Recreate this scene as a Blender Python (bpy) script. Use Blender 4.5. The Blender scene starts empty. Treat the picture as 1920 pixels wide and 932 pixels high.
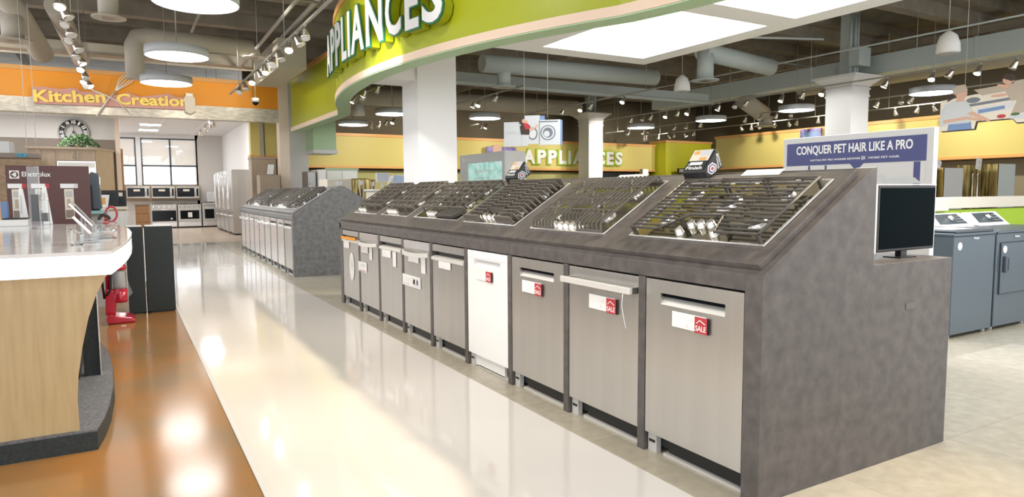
import bpy, bmesh, math, random
from mathutils import Vector, Matrix
random.seed(7)
S = bpy.context.scene
COL = S.collection
PI = math.pi

# ------------------------------------------------------------------ camera
F = 1264.78; YAW = .52118; PIT = -.0834; ROL = -.00664; H = 1.29019
fw = Vector((math.sin(YAW)*math.cos(PIT), math.cos(YAW)*math.cos(PIT), math.sin(PIT)))
r0 = Vector((math.cos(YAW), -math.sin(YAW), 0)); u0 = r0.cross(fw)
RR = r0*math.cos(ROL)+u0*math.sin(ROL); UU = u0*math.cos(ROL)-r0*math.sin(ROL)
cd = bpy.data.cameras.new('camera'); cam = bpy.data.objects.new('camera', cd); COL.objects.link(cam)
cam.matrix_world = Matrix(((RR.x, UU.x, -fw.x, 0), (RR.y, UU.y, -fw.y, 0), (RR.z, UU.z, -fw.z, H), (0, 0, 0, 1)))
cd.sensor_width = 36; cd.lens = F*36/1920; cd.clip_start = .05; cd.clip_end = 200
S.camera = cam

def at(x, y, X=None, Y=None, Z=None):
    d = fw + RR*((x-960)/F) - UU*((y-466)/F)
    if Z is not None: t = (Z-H)/d.z
    elif X is not None: t = X/d.x
    else: t = Y/d.y
    return Vector((t*d.x, t*d.y, H+t*d.z))

# ------------------------------------------------------------------ materials
def mat(name, col, rough=.5, metal=0, spec=.5, noise=None, bump=0, bscale=200, emit=None, alpha=1, trans=0, coat=0,
        stretch=(1, 1, 1), sample=True, rvar=0, wave=None):
    m = bpy.data.materials.new(name); m.use_nodes = True
    nt = m.node_tree; b = nt.nodes['Principled BSDF']
    b.inputs['Base Color'].default_value = (*col, 1); b.inputs['Roughness'].default_value = rough
    b.inputs['Metallic'].default_value = metal; b.inputs['Specular IOR Level'].default_value = spec
    b.inputs['Transmission Weight'].default_value = trans; b.inputs['Coat Weight'].default_value = coat
    b.inputs['Coat Roughness'].default_value = .06
    if emit:
        b.inputs['Emission Color'].default_value = (*emit[0], 1); b.inputs['Emission Strength'].default_value = emit[1]
        if not sample: m.cycles.emission_sampling = 'NONE'
    tc = nt.nodes.new('ShaderNodeTexCoord'); mp = nt.nodes.new('ShaderNodeMapping')
    mp.inputs['Scale'].default_value = stretch; nt.links.new(tc.outputs['Object'], mp.inputs['Vector'])
    def tex(scale, detail=5):
        n = nt.nodes.new('ShaderNodeTexNoise'); n.inputs['Scale'].default_value = scale; n.inputs['Detail'].default_value = detail
        nt.links.new(mp.outputs[0], n.inputs['Vector']); return n
    if noise:                                  # (scale, colour2, lo, hi)
        n = tex(noise[0]); mr = nt.nodes.new('ShaderNodeMapRange')
        mr.inputs['From Min'].default_value = noise[2]; mr.inputs['From Max'].default_value = noise[3]
        nt.links.new(n.outputs['Fac'], mr.inputs['Value'])
        mx = nt.nodes.new('ShaderNodeMix'); mx.data_type = 'RGBA'
        mx.inputs['A'].default_value = (*col, 1); mx.inputs['B'].default_value = (*noise[1], 1)
        nt.links.new(mr.outputs[0], mx.inputs['Factor']); nt.links.new(mx.outputs['Result'], b.inputs['Base Color'])
    if rvar:
        n = tex(3, 3); mr = nt.nodes.new('ShaderNodeMapRange')
        mr.inputs['To Min'].default_value = max(0, rough-rvar); mr.inputs['To Max'].default_value = rough+rvar
        nt.links.new(n.outputs['Fac'], mr.inputs['Value']); nt.links.new(mr.outputs[0], b.inputs['Roughness'])
    if bump:
        n = tex(bscale, 2); bp = nt.nodes.new('ShaderNodeBump'); bp.inputs['Strength'].default_value = bump
        bp.inputs['Distance'].default_value = .01
        nt.links.new(n.outputs['Fac'], bp.inputs['Height']); nt.links.new(bp.outputs[0], b.inputs['Normal'])
    return m

def brick_mat(name, c1, c2, mort, w, h, rough, msize=.01, offset=0, rot=None, bump=0, nz=None):
    m = bpy.data.materials.new(name); m.use_nodes = True; nt = m.node_tree; b = nt.nodes['Principled BSDF']
    tc = nt.nodes.new('ShaderNodeTexCoord'); mp = nt.nodes.new('ShaderNodeMapping')
    if rot: mp.inputs['Rotation'].default_value = rot
    br = nt.nodes.new('ShaderNodeTexBrick'); br.inputs['Scale'].default_value = 1
    br.inputs['Brick Width'].default_value = w; br.inputs['Row Height'].default_value = h
    br.inputs['Mortar Size'].default_value = msize; br.offset = offset; br.inputs['Mortar Smooth'].default_value = .1
    for k, c in (('Color1', c1), ('Color2', c2), ('Mortar', mort)): br.inputs[k].default_value = (*c, 1)
    nt.links.new(tc.outputs['Object'], mp.inputs['Vector']); nt.links.new(mp.outputs[0], br.inputs['Vector'])
    out = br.outputs['Color']
    if nz:
        n = nt.nodes.new('ShaderNodeTexNoise'); n.inputs['Scale'].default_value = nz[0]; n.inputs['Detail'].default_value = 6
        mx = nt.nodes.new('ShaderNodeMix'); mx.data_type = 'RGBA'; mx.blend_type = 'MULTIPLY'; mx.inputs['Factor'].default_value = nz[1]
        cr = nt.nodes.new('ShaderNodeMapRange'); cr.inputs['From Min'].default_value = .3; cr.inputs['From Max'].default_value = .7
        cr.inputs['To Min'].default_value = .6; cr.inputs['To Max'].default_value = 1.1
        nt.links.new(tc.outputs['Object'], n.inputs['Vector']); nt.links.new(n.outputs['Fac'], cr.inputs['Value'])
        nt.links.new(out, mx.inputs['A']); nt.links.new(cr.outputs[0], mx.inputs['B']); out = mx.outputs['Result']
    nt.links.new(out, b.inputs['Base Color']); b.inputs['Roughness'].default_value = rough
    return m

M = {}
M['laminate'] = mat('gray_laminate', (.070, .062, .060), .42, noise=(15, (.118, .104, .097), .33, .7), bump=.06, bscale=260)
M['laminate2'] = mat('gray_slab', (.12, .12, .118), .45, noise=(16, (.20, .20, .195), .35, .68))
M['steel'] = mat('brushed_steel', (.58, .565, .53), .33, .8, noise=(9, (.53, .515, .485), .3, .7), stretch=(1, 1, .05))
M['steel_bright'] = mat('bright_steel', (.82, .82, .82), .22, .8)
M['steel_dark'] = mat('dark_steel', (.36, .35, .33), .3, 1)
M['steel_h'] = mat('satin_handle', (.78, .76, .72), .4, .4)
M['chrome'] = mat('chrome', (.85, .84, .82), .12, 1)
M['pan'] = mat('cooktop_steel', (.50, .48, .44), .22, 1)
M['mirror_dark'] = mat('mirror_dark', (.44, .43, .37), .12, 1)
M['iron'] = mat('cast_iron', (.065, .058, .05), .45, 0, bump=.1, bscale=500)
M['iron2'] = mat('cast_iron_gray', (.12, .108, .094), .45, 0, bump=.1, bscale=500)
M['black'] = mat('black_plastic', (.012, .012, .013), .4)
M['black_gloss'] = mat('black_glass', (.004, .005, .007), .12, spec=.3)
M['tv'] = mat('television_glass', (.002, .005, .006), .2, spec=.01)
M['print_white'] = mat('printed_white', (.56, .58, .60), .6)
M['print_gray'] = mat('printed_gray', (.16, .18, .21), .5)
M['knob_m'] = mat('knob_metal', (.72, .69, .64), .25, .8)
M['dark_panel'] = mat('dark_panel', (.008, .014, .015), .55, noise=(90, (.018, .026, .027), .4, .65), bump=.15, bscale=500)
M['carpet'] = mat('gray_platform', (.085, .085, .09), .9, noise=(60, (.15, .15, .16), .35, .65), bump=.2, bscale=600)
M['white'] = mat('white_enamel', (.82, .82, .81), .25)
M['paint_white'] = mat('white_paint', (.83, .83, .83), .6)
M['cream'] = mat('cream_paint', (.80, .68, .56), .6)
M['peach'] = mat('peach_trim', (.78, .60, .46), .5)
M['green'] = mat('lime_paint', (.36, .40, .008), .42)
M['green_pale'] = mat('pale_green_tone', (.42, .58, .36), .6)  # shade on the bulkhead's shadow side is put into this tone
M['green_wall'] = mat('green_wall_paint', (.36, .55, .012), .5)
M['green_d'] = mat('letter_green', (.02, .16, .07), .5)
M['yellow'] = mat('yellow_paint', (.62, .52, .16), .55)
M['yellow_g'] = mat('yellow_green_paint', (.52, .52, .02), .55)
M['orange'] = mat('orange_paint', (.85, .33, .015), .5)
M['orange_trim'] = mat('orange_wood_trim', (.72, .38, .12), .5)
M['silver_band'] = mat('swirled_metal_band', (.50, .47, .41), .4, .3, noise=(6, (.66, .63, .56), .40, .62), stretch=(1, 1, 3))
M['maple'] = mat('maple_veneer', (.46, .345, .185), .34, noise=(8, (.385, .275, .135), .3, .72), stretch=(4, 4, .35))
M['oak'] = mat('washed_oak', (.46, .37, .28), .5, noise=(9, (.36, .28, .20), .3, .7), stretch=(6, 6, .4))
M['oak2'] = mat('warm_wood', (.42, .24, .12), .5, noise=(9, (.30, .16, .07), .3, .7), stretch=(1, 6, 6))
M['solid'] = mat('white_solid_surface', (.64, .62, .60), .10, noise=(5, (.72, .71, .70), .4, .6))
M['solid_edge'] = mat('glowing_white_edge', (.9, .9, .9), .3, emit=((1, 1, 1), .55))  # slight emission lifts the overexposed edge to pure white
M['acrylic'] = mat('clear_acrylic', (.92, .95, .96), .03, trans=.92)
M['gray_dk'] = mat('dark_gray_metal', (.075, .09, .105), .35, .35)
M['washer'] = mat('chrome_shadow_enamel', (.085, .115, .14), .32, .5, noise=(300, (.12, .15, .175), .4, .6))
M['console'] = mat('console_gray', (.07, .085, .095), .4)
M['ltgray'] = mat('light_gray_paint', (.62, .62, .62), .5)
M['gray'] = mat('gray_paint', (.50, .49, .47), .6)
M['gray_wall'] = mat('gray_wall_paint', (.62, .60, .57), .7)
M['taupe'] = mat('taupe_wall', (.24, .20, .165), .7)
M['deck'] = mat('roof_deck', (.17, .155, .13), .8, noise=(2, (.25, .225, .18), .35, .7))
M['joist'] = mat('roof_joist', (.30, .26, .20), .7, noise=(3, (.22, .19, .15), .35, .7))
M['plenum'] = mat('dark_upper_wall', (.12, .098, .062), .85)
M['duct'] = mat('duct_tan', (.50, .46, .38), .55)
M['duct_b'] = mat('duct_bluegray', (.52, .58, .57), .5)
M['rod'] = mat('rod_gray', (.40, .39, .35), .5, .3)
M['shade'] = mat('lamp_shade_gray', (.50, .52, .54), .5)
M['lamp'] = mat('lamp_diffuser', (1, 1, 1), .5, emit=((1, .98, .95), 14))
M['coffer'] = mat('coffer_glow', (1, 1, 1), .5, emit=((.98, .99, 1), 7))  # emission stands in for an overexposed white ceiling
M['kpanel'] = mat('panel_diffuser', (1, 1, 1), .5, emit=((1, .99, .97), 30))
M['bulb'] = mat('spot_bulb', (1, .9, .75), .3, emit=((1, .88, .66), 30), sample=False)
M['bulb_off'] = mat('spot_reflector', (.75, .72, .66), .18, .9)
M['red'] = mat('red_plastic', (.42, .008, .03), .22, coat=.4)
M['red_tag'] = mat('red_sale_sticker', (.46, .035, .045), .5)
M['pink'] = mat('pink_backing', (.62, .33, .30), .6)
M['ylw_letter'] = mat('yellow_letter', (.95, .72, .16), .5)
M['blue'] = mat('navy_print', (.065, .075, .21), .5)
M['blue2'] = mat('blue_print', (.16, .25, .45), .5)
M['teal'] = mat('teal_shelf', (.30, .55, .55), .4)
M['brown'] = mat('brown_board', (.10, .048, .048), .65, noise=(200, (.13, .065, .062), .4, .6))
M['skin'] = mat('printed_skin', (.62, .38, .28), .6)
M['hair'] = mat('printed_hair', (.05, .03, .025), .6)
M['beige'] = mat('printed_beige', (.72, .66, .56), .6)
M['khaki'] = mat('printed_khaki', (.45, .38, .30), .6)
M['leaf'] = mat('leaf_green', (.03, .09, .025), .5, noise=(12, (.07, .15, .04), .3, .7))
M['glass_t'] = None
M['grass_print'] = mat('green_screen_print', (.20, .50, .42), .3, noise=(6, (.75, .92, .9), .35, .62), emit=((.3, .6, .55), .35))
M['purple'] = mat('purple_print', (.06, .04, .12), .4, noise=(9, (.22, .16, .55), .4, .62))
M['gold'] = mat('golden_reflection', (.55, .42, .16), .2, .9, stretch=(3, 3, .3), noise=(5, (.12, .09, .03), .35, .6))  # yellow reflections on steel doors put into the colour
M['stone'] = brick_mat('mosaic_stone', (.42, .32, .21), (.30, .22, .14), (.18, .13, .09), .09, .035, .8, .004, .5, (PI/2, 0, 0))
M['shade_cloth'] = mat('roller_shade', (.95, .90, .84), .8, trans=.5)
# thin clear window glass
g = bpy.data.materials.new('window_glass'); g.use_nodes = True; nt = g.node_tree
gl = nt.nodes.new('ShaderNodeBsdfGlossy'); gl.inputs['Roughness'].default_value = .02
tr = nt.nodes.new('ShaderNodeBsdfTransparent'); mx = nt.nodes.new('ShaderNodeMixShader'); mx.inputs[0].default_value = .08
nt.links.new(tr.outputs[0], mx.inputs[1]); nt.links.new(gl.outputs[0], mx.inputs[2])
nt.links.new(mx.outputs[0], nt.nodes['Material Output'].inputs['Surface']); M['glass_t'] = g
# floors
M['floor_white'] = mat('polished_white_tile', (.71, .675, .635), .08, noise=(.45, (.65, .615, .57), .35, .65), bump=.025, bscale=3, rvar=.04, coat=.3)
M['floor_orange'] = mat('stained_concrete', (.29, .130, .034), .15, spec=.45, noise=(1.5, (.21, .13, .058), .34, .66))
nt = M['floor_orange'].node_tree; b = nt.nodes['Principled BSDF']
n2 = nt.nodes.new('ShaderNodeTexNoise'); n2.inputs['Scale'].default_value = 4; n2.inputs['Detail'].default_value = 8
mr = nt.nodes.new('ShaderNodeMapRange'); mr.inputs['From Min'].default_value = .3; mr.inputs['From Max'].default_value = .75
mr.inputs['To Min'].default_value = .8; mr.inputs['To Max'].default_value = 1.25
old = b.inputs['Base Color'].links[0].from_socket
mm = nt.nodes.new('ShaderNodeMix'); mm.data_type = 'RGBA'; mm.blend_type = 'MULTIPLY'; mm.inputs['Factor'].default_value = .8
nt.links.new(n2.outputs['Fac'], mr.inputs['Value']); nt.links.new(old, mm.inputs['A']); nt.links.new(mr.outputs[0], mm.inputs['B'])
nt.links.new(mm.outputs['Result'], b.inputs['Base Color'])
M['floor_tile'] = brick_mat('vinyl_tile', (.50, .455, .37), (.41, .37, .285), (.37, .335, .27), .915, .915, .16, .003, 0, nz=(14, .35))
M['floor_wood'] = brick_mat('pale_plank', (.66, .52, .40), (.60, .47, .36), (.45, .34, .25), 1.2, .15, .2, .003, .4, nz=(6, .3))
M['ceil_tile'] = brick_mat('ceiling_tile', (.80, .80, .80), (.76, .76, .77), (.92, .92, .92), 1.2, .6, .7, .02, 0)

# ------------------------------------------------------------------ mesh builder
class MB:
    def __init__(s, T=None): s.v = []; s.f = []; s.mi = []; s.m = 0; s.T = T or Matrix(); s.sm = []; s.smooth = False
    def add(s, vs, fs):
        o = len(s.v); s.v += [tuple(s.T @ Vector(v)) for v in vs]
        for f in fs: s.f.append(tuple(i+o for i in f)); s.mi.append(s.m); s.sm.append(s.smooth)
        return s
    def box(s, x0, x1, y0, y1, z0, z1):
        return s.add([(x0, y0, z0), (x1, y0, z0), (x1, y1, z0), (x0, y1, z0), (x0, y0, z1), (x1, y0, z1), (x1, y1, z1), (x0, y1, z1)],
                     [(0, 3, 2, 1), (4, 5, 6, 7), (0, 1, 5, 4), (1, 2, 6, 5), (2, 3, 7, 6), (3, 0, 4, 7)])
    def prism(s, poly, a0, a1, axis='z'):      # poly in the other two axes; x:(y,z) y:(x,z) z:(x,y)
        n = len(poly)
        def P(p, a): return {'z': (p[0], p[1], a), 'y': (p[0], a, p[1]), 'x': (a, p[0], p[1])}[axis]
        ar = sum(poly[i][0]*poly[(i+1) % n][1]-poly[(i+1) % n][0]*poly[i][1] for i in range(n))
        if (ar < 0) != (axis == 'y'): poly = poly[::-1]
        vs = [P(p, a0) for p in poly]+[P(p, a1) for p in poly]
        return s.add(vs, [tuple(range(n))[::-1], tuple(range(n, 2*n))]+[(i, (i+1) % n, n+(i+1) % n, n+i) for i in range(n)])
    def lathe(s, prof, c=(0, 0, 0), n=24, axis='z', cap=True):   # prof [(r,h)]
        vs = []
        for r, h in prof:
            for k in range(n):
                a = 2*PI*k/n; x, y = r*math.cos(a), r*math.sin(a)
                p = {'z': (x, y, h), 'y': (x, h, -y), 'x': (h, x, y)}[axis]; vs.append((p[0]+c[0], p[1]+c[1], p[2]+c[2]))
        fs = []
        for i in range(len(prof)-1):
            for k in range(n):
                a, b2 = i*n+k, i*n+(k+1) % n; fs.append((a, b2, b2+n, a+n))
        sm = s.smooth; s.smooth = True; s.add(vs, fs); s.smooth = sm
        if cap:
            o = len(s.v)-len(vs); k0 = tuple(range(o, o+n))[::-1]; k1 = tuple(range(o+len(vs)-n, o+len(vs)))
            for kk in (k0, k1): s.f.append(kk); s.mi.append(s.m); s.sm.append(False)
        return s
    def tube(s, pts, r, n=8, closed=False):
        pts = [Vector(p) for p in pts]; rs = r if isinstance(r, (list, tuple)) else [r]*len(pts); vs = []; N = len(pts); up = None
        for i, p in enumerate(pts):
            if closed: d = (pts[(i+1) % N]-pts[i-1]).normalized()
            else: d = (pts[min(i+1, N-1)]-pts[max(i-1, 0)]).normalized()
            if up is None:
                up = Vector((0, 0, 1)) if abs(d.z) < .9 else Vector((1, 0, 0))
            a = d.cross(up)
            if a.length < 1e-4: a = d.cross(Vector((1, .1, 0)))
            a.normalize(); b2 = a.cross(d); up = b2
            for k in range(n):
                t = 2*PI*k/n; vs.append(tuple(p+a*math.cos(t)*rs[i]+b2*math.sin(t)*rs[i]))
        fs = []
        for i in range(N if closed else N-1):
            j = (i+1) % N
            for k in range(n): fs.append((i*n+k, i*n+(k+1) % n, j*n+(k+1) % n, j*n+k))
        sm = s.smooth; s.smooth = True; s.add(vs, fs); s.smooth = sm
        if not closed:
            o = len(s.v)-len(vs)
            for kk in (tuple(range(o, o+n))[::-1], tuple(range(o+len(vs)-n, o+len(vs)))): s.f.append(kk); s.mi.append(s.m); s.sm.append(False)
        return s
    def bar(s, p, q, w, h):                    # rectangular bar from p to q, w across, h along z-ish
        p, q = Vector(p), Vector(q); d = (q-p).normalized(); up = Vector((0, 0, 1))
        if abs(d.z) > .95: up = Vector((0, 1, 0))
        a = d.cross(up).normalized()*w/2; c = a.cross(d).normalized()*h/2
        vs = [tuple(e+i*a+j*c) for e in (p, q) for i, j in ((-1, -1), (1, -1), (1, 1), (-1, 1))]
        return s.add(vs, [(0, 1, 2, 3), (7, 6, 5, 4), (0, 4, 5, 1), (1, 5, 6, 2), (2, 6, 7, 3), (3, 7, 4, 0)])
    def poly(s, pts): return s.add(pts, [tuple(range(len(pts)))])
    def sphere(s, c, r, n=12, m=8, sc=(1, 1, 1)):
        prof = [(r*math.sin(PI*i/m)*1.0+1e-5, -r*math.cos(PI*i/m)) for i in range(m+1)]
        o = len(s.v); s.lathe(prof, (0, 0, 0), n, cap=False)
        # rescale
        inv = s.T.inverted()
        for i in range(o, len(s.v)):
            p = inv @ Vector(s.v[i]); s.v[i] = tuple(s.T @ Vector((p.x*sc[0]+c[0], p.y*sc[1]+c[1], p.z*sc[2]+c[2])))
        return s
    def build(s, name, m, parent=None, bevel=0, seg=2, label=None, flip=True):
        me = bpy.data.meshes.new(name); me.from_pydata(s.v, [], s.f)
        for k in (m if isinstance(m, (list, tuple)) else [m]): me.materials.append(M[k] if isinstance(k, str) else k)
        for p, mi, sm in zip(me.polygons, s.mi, s.sm): p.material_index = mi; p.use_smooth = sm
        if flip:
            bm = bmesh.new(); bm.from_mesh(me); bmesh.ops.recalc_face_normals(bm, faces=bm.faces); bm.to_mesh(me); bm.free()
        me.update()
        o = bpy.data.objects.new(name, me); COL.objects.link(o)
        if parent: o.parent = parent
        if bevel:
            bv = o.modifiers.new('bevel', 'BEVEL'); bv.width = bevel; bv.segments = seg; bv.limit_method = 'ANGLE'; bv.angle_limit = .6
        if label: o['label'] = label
        return o

def thing(name, label, cat, loc=(0, 0, 0), rz=0, group=None):
    o = bpy.data.objects.new(name, None); COL.objects.link(o); o.empty_display_size = .1
    o.location = loc; o.rotation_euler = (0, 0, rz); o['label'] = label; o['category'] = cat
    if group: o['group'] = group
    return o
def tag(o, label, cat, group=None):
    o['label'] = label; o['category'] = cat
    if group: o['group'] = group
    return o
def struct(o): o['kind'] = 'structure'; return o
def copy_tree(o, parent=None):
    c = o.copy(); COL.objects.link(c)
    if parent: c.parent = parent
    for ch in o.children: copy_tree(ch, c)
    return c
def dup(o, loc, rz=None, label=None, group=None):
    c = copy_tree(o); c.location = loc
    if rz is not None: c.rotation_euler = (0, 0, rz)
    if label: c['label'] = label
    if group: c['group'] = group
    return c

_tc = {}
def text_mesh(body, bold=0.0, depth=0.0, bev=0):
    k = (body, bold, depth)
    if k in _tc: return _tc[k]
    cu = bpy.data.curves.new('t', 'FONT'); cu.body = body; cu.size = 1; cu.offset = bold; cu.extrude = depth/2; cu.resolution_u = 3
    o = bpy.data.objects.new('t', cu); COL.objects.link(o)
    dg = bpy.context.evaluated_depsgraph_get(); dg.update()
    me = bpy.data.meshes.new_from_object(o.evaluated_get(dg))
    r = ([v.co.copy() for v in me.vertices], [tuple(p.vertices) for p in me.polygons])
    bpy.data.objects.remove(o); bpy.data.curves.remove(cu); bpy.data.meshes.remove(me)
    _tc[k] = r; return r
def text(mb, body, o, ex, ey, w, h, d=.002, bold=0.0):
    """adds lettering to mb fitted in a w x h box at o, along ex, up ey"""
    vs, fs = text_mesh(body, bold, 1.0)
    x0 = min(v.x for v in vs); x1 = max(v.x for v in vs); y0 = min(v.y for v in vs); y1 = max(v.y for v in vs)
    ex = Vector(ex).normalized(); ey = Vector(ey).normalized(); ez = ex.cross(ey); o = Vector(o)
    mb.add([tuple(o+ex*((v.x-x0)/(x1-x0)*w)+ey*((v.y-y0)/(y1-y0)*h)+ez*((v.z+.5)*d)) for v in vs], fs)
    return mb

XM = (0, -1, 0); UP = (0, 0, 1)               # reading direction on a face that looks towards -X
XF = (1, 0, 0)                                # on a face that looks towards -Y

# ================================================================== SETTING
def plate(name, m, x0, x1, y0, y1, z0=-.05, z1=0): return struct(MB().box(x0, x1, y0, y1, z0, z1).build(name, m))
plate('floor', 'floor_orange', -6, .463, -3, 19.6)
plate('floor', 'floor_white', .49, 2.035, -3, 19.6)
plate('floor', 'floor_tile', 2.035, 24, -3, 19.6)
plate('floor', 'floor_tile', 3.6, 24, 19.6, 24)
plate('floor', 'floor_wood', -6, 3.6, 19.6, 30)
plate('trim_1', 'gray', .463, .49, -3, 19.6, -.05, .004)
plate('ceiling', 'deck', -6, 24, -3, 30, 5.7, 5.8)
# upper structure of the roof: joists across the store and beams along it
n = 2
for i, y in enumerate([3.2, 6.0, 8.8, 11.6, 14.4, 17.2, 20.0, 22.8]):
    mb = MB(); mb.box(-6, 24, y-.5, y+.5, 5.45, 5.7); mb.box(-6, 24, y-.14, y+.14, 5.15, 5.45)
    struct(mb.build('trim_%d' % n, 'joist')); n += 1
for x in (-2.2, 6.2, 11.0, 18.0, 22.0):
    struct(MB().box(x-.09, x+.09, -3, 24, 5.0, 5.16).build('trim_%d' % n, 'joist')); n += 1
# outer walls
struct(MB().box(24, 24.2, -3, 24.2, 0, 5.7).build('wall_right', 'plenum'))
struct(MB().box(3.6, 24, 24, 24.2, 0, 5.7).build('wall_back', 'plenum'))

def ribbon(mb, path, off, z0, z1, shift=0):   # vertical slab following a plan path; off = thickness to the right of travel
    nrm = []
    P2 = [Vector(p) for p in path]
    for i in range(len(P2)):
        d = (P2[min(i+1, len(P2)-1)]-P2[max(i-1, 0)]).normalized(); nrm.append(Vector((d.y, -d.x)))
    a = [p+q*shift for p, q in zip(P2, nrm)]; b2 = [p+q*(shift+off) for p, q in zip(P2, nrm)]
    N = len(P2); vs = []
    for z in (z0, z1):
        vs += [(p.x, p.y, z) for p in a]+[(p.x, p.y, z) for p in b2]
    fs = []
    for i in range(N-1):
        fs += [(i, i+1, 2*N+i+1, 2*N+i), (N+i, 3*N+i, 3*N+i+1, N+i+1), (i, N+i, N+i+1, i+1), (2*N+i, 2*N+i+1, 3*N+i+1, 3*N+i)]
    fs += [(0, 2*N, 3*N, N), (N-1, 2*N-1, 4*N-1, 3*N-1)]
    return mb.add(vs, fs)

# --- green curved fascia
AC = (13.78, 10.04)
def arc(deg, r=10.58): a = math.radians(deg); return (AC[0]-r*math.cos(a), AC[1]+r*math.sin(a))
straight = [(4.12, 19.35), (4.15, 14.75), (4.0, 14.2), arc(20)]
curve = [arc(20-46.4*i/40) for i in range(41)]
near = [arc(-26.4), (4.43, 4.85), (4.55, 4.2), (4.62, 3.2), (4.62, 2.0)]
sg = thing('curved_header', 'lime green curved overhead header wall with peach trim above the aisle', 'header', (0, 0, 0))
allp = straight[:-1]+curve+near[1:]
ribbon(MB(), allp, -.24, 3.10, 4.36).build('header_face', 'green', sg)
ribbon(MB(), allp, -.27, 3.0, 3.10, .03).build('bottom_trim', 'peach', sg)
ribbon(MB(), allp, -.27, 4.36, 4.47, .03).build('top_trim', 'orange_trim', sg)
ribbon(MB(), allp, -.26, 2.985, 3.0, .02).build('underside', 'green_pale', sg)
# letters APPLIANCES on the drum
ls = thing('store_sign', 'large white block letters spelling APPLIANCES on the curved lime header', 'sign', (0, 0, 0))
rng = [('A', 10.9, 7.9), ('P', 7.5, 5.4), ('P', 5.1, 3.0), ('L', 2.7, 1.1), ('I', .75, .1), ('A', -.2, -3.2), ('N', -3.6, -6.6),
       ('C', -7.0, -9.3), ('E', -9.75, -11.5), ('S', -11.8, -14.1)]
for ch, a0, a1 in rng:
    am = (a0+a1)/2; w = math.radians(a0-a1)*10.75
    e = math.radians(am); ex = (-math.sin(e)*1.0, -math.cos(e), 0)
    nrm = Vector((-math.cos(e), math.sin(e), 0))
    c = Vector((*arc(am, 10.60), 3.31)); exv = Vector(ex)
    g = MB(); text(g, ch, c-exv*(w/2), ex, UP, w, .68, .145, .03); g.smooth = False
    lo = g.build('letter', 'green', ls)
    rm = MB(); text(rm, ch, c-exv*(w/2+.008)+nrm*.125+Vector((0, 0, -.01)), ex, UP, w+.016, .70, .025, .04)
    rm.build('letter_rim', 'green_d', lo, label='dark green letter rim')
    f2 = MB(); text(f2, ch, c-exv*(w/2-.012)+nrm*.148+Vector((0, 0, .012)), ex, UP, w-.024, .656, .012, .022)
    f2.build('letter_face', 'paint_white', lo, label='white letter face')
# --- structural column with header block
mb = MB(); mb.box(4.28, 4.98, 10.54, 11.24, 0, 5.7)
struct(mb.build('wall_column', 'paint_white'))
struct(MB().box(3.75, 4.28, 10.60, 11.24, 3.13, 4.36).build('wall_header', 'paint_white'))
struct(MB().box(4.09, 4.79, 20.37, 21.07, 0, 5.0).build('wall_pier', 'paint_white'))
# green bulkhead; the pale colour stands for its shadow side
mb = MB(); mb.box(4.72, 5.36, 19.4, 20.3, 2.52, 4.4); mb.build
o = thing('bulkhead', 'green overhead bulkhead coloured pale as its shadow side, with grey bottom trim behind the white pier', 'bulkhead', (0, 0, 0))
mb.build('bulkhead_body', 'green_pale', o)
MB().box(4.70, 5.40, 19.36, 20.34, 2.42, 2.52).build('bottom_trim', 'ltgray', o)
# --- capital columns
def cap_col(cx, cy, ztop, label):
    t = thing('square_column', label, 'column', (cx, cy, 0))
    MB().box(-.35, .35, -.35, .35, 0, ztop-.45).build('shaft', 'paint_white', t)
    mb = MB(); z = ztop
    for hw, z0, z1 in ((.37, ztop-.50, ztop-.45), (.38, ztop-.32, ztop-.28)): mb.box(-hw, hw, -hw, hw, z0, z1)
    mb.box(-.355, .355, -.355, .355, ztop-.45, ztop-.25)
    pr = [(.37, -.25), (.40, -.20), (.46, -.15), (.54, -.07), (.60, -.05), (.60, 0)]
    for (a, za), (b2, zb) in zip(pr, pr[1:]):
        mb.add([(-a, -a, z+za), (a, -a, z+za), (a, a, z+za), (-a, a, z+za), (-b2, -b2, z+zb), (b2, -b2, z+zb), (b2, b2, z+zb), (-b2, b2, z+zb)],
               [(0, 1, 5, 4), (1, 2, 6, 5), (2, 3, 7, 6), (3, 0, 4, 7)])
    mb.poly([(-.6, -.6, z), (.6, -.6, z), (.6, .6, z), (-.6, .6, z)])
    mb.build('capital', 'paint_white', t)
    mb = MB(); mb.box(-.13, .17, -.15, .15, ztop, 5.7); mb.build('steel_post', 'duct_b', t)
    mb = MB()
    for x, y in ((-.22, -.2), (.0, -.24), (-.1, -.24)): mb.tube([(x, y, ztop), (x, y, 5.6)], .03, 8)
    mb.build('conduit', 'duct_b', t)
    return t
t = cap_col(15.93, 10.74, 4.1, 'white square column with stepped capital behind the blue pet hair sign')
MB().box(-.36, .1, -.52, -.25, 4.3, 4.75).build('junction_box', 'duct_b', t)
cap_col(16.73, 22.6, 4.45, 'far white square column with capital in front of the yellow APPLIANCES wall')

# --- coffered ceiling box; its overexposed white fields are made to glow
cf = thing('coffered_ceiling', 'white suspended coffer frame with overexposed square panels given a glow, upper right', 'ceiling light', (0, 0, 0))
mb = MB(); Z0, Z1 = 3.3, 3.62
xs = [4.55, 6.95, 7.3]; 
for (x0, x1, y0, y1) in ((4.9, 7.3, 8.07, 8.45), (6.95, 7.3, -.2, 8.07), (4.9, 5.15, -.2, 8.07), (5.15, 6.95, 5.38, 5.78), (5.15, 6.95, 2.7, 3.1), (5.15, 6.95, -.2, .1)):
    mb.box(x0, x1, y0, y1, Z0, Z1)
mb.box(4.55, 4.9, 6.6, 8.45, Z0, Z1)
mb.build('coffer_frame', 'paint_white', cf)
for y0, y1 in ((5.78, 8.07), (3.1, 5.38), (.1, 2.7)):
    MB().box(5.15, 6.95, y0, y1, 3.40, 3.44).build('glow_panel', 'coffer', cf)

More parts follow.
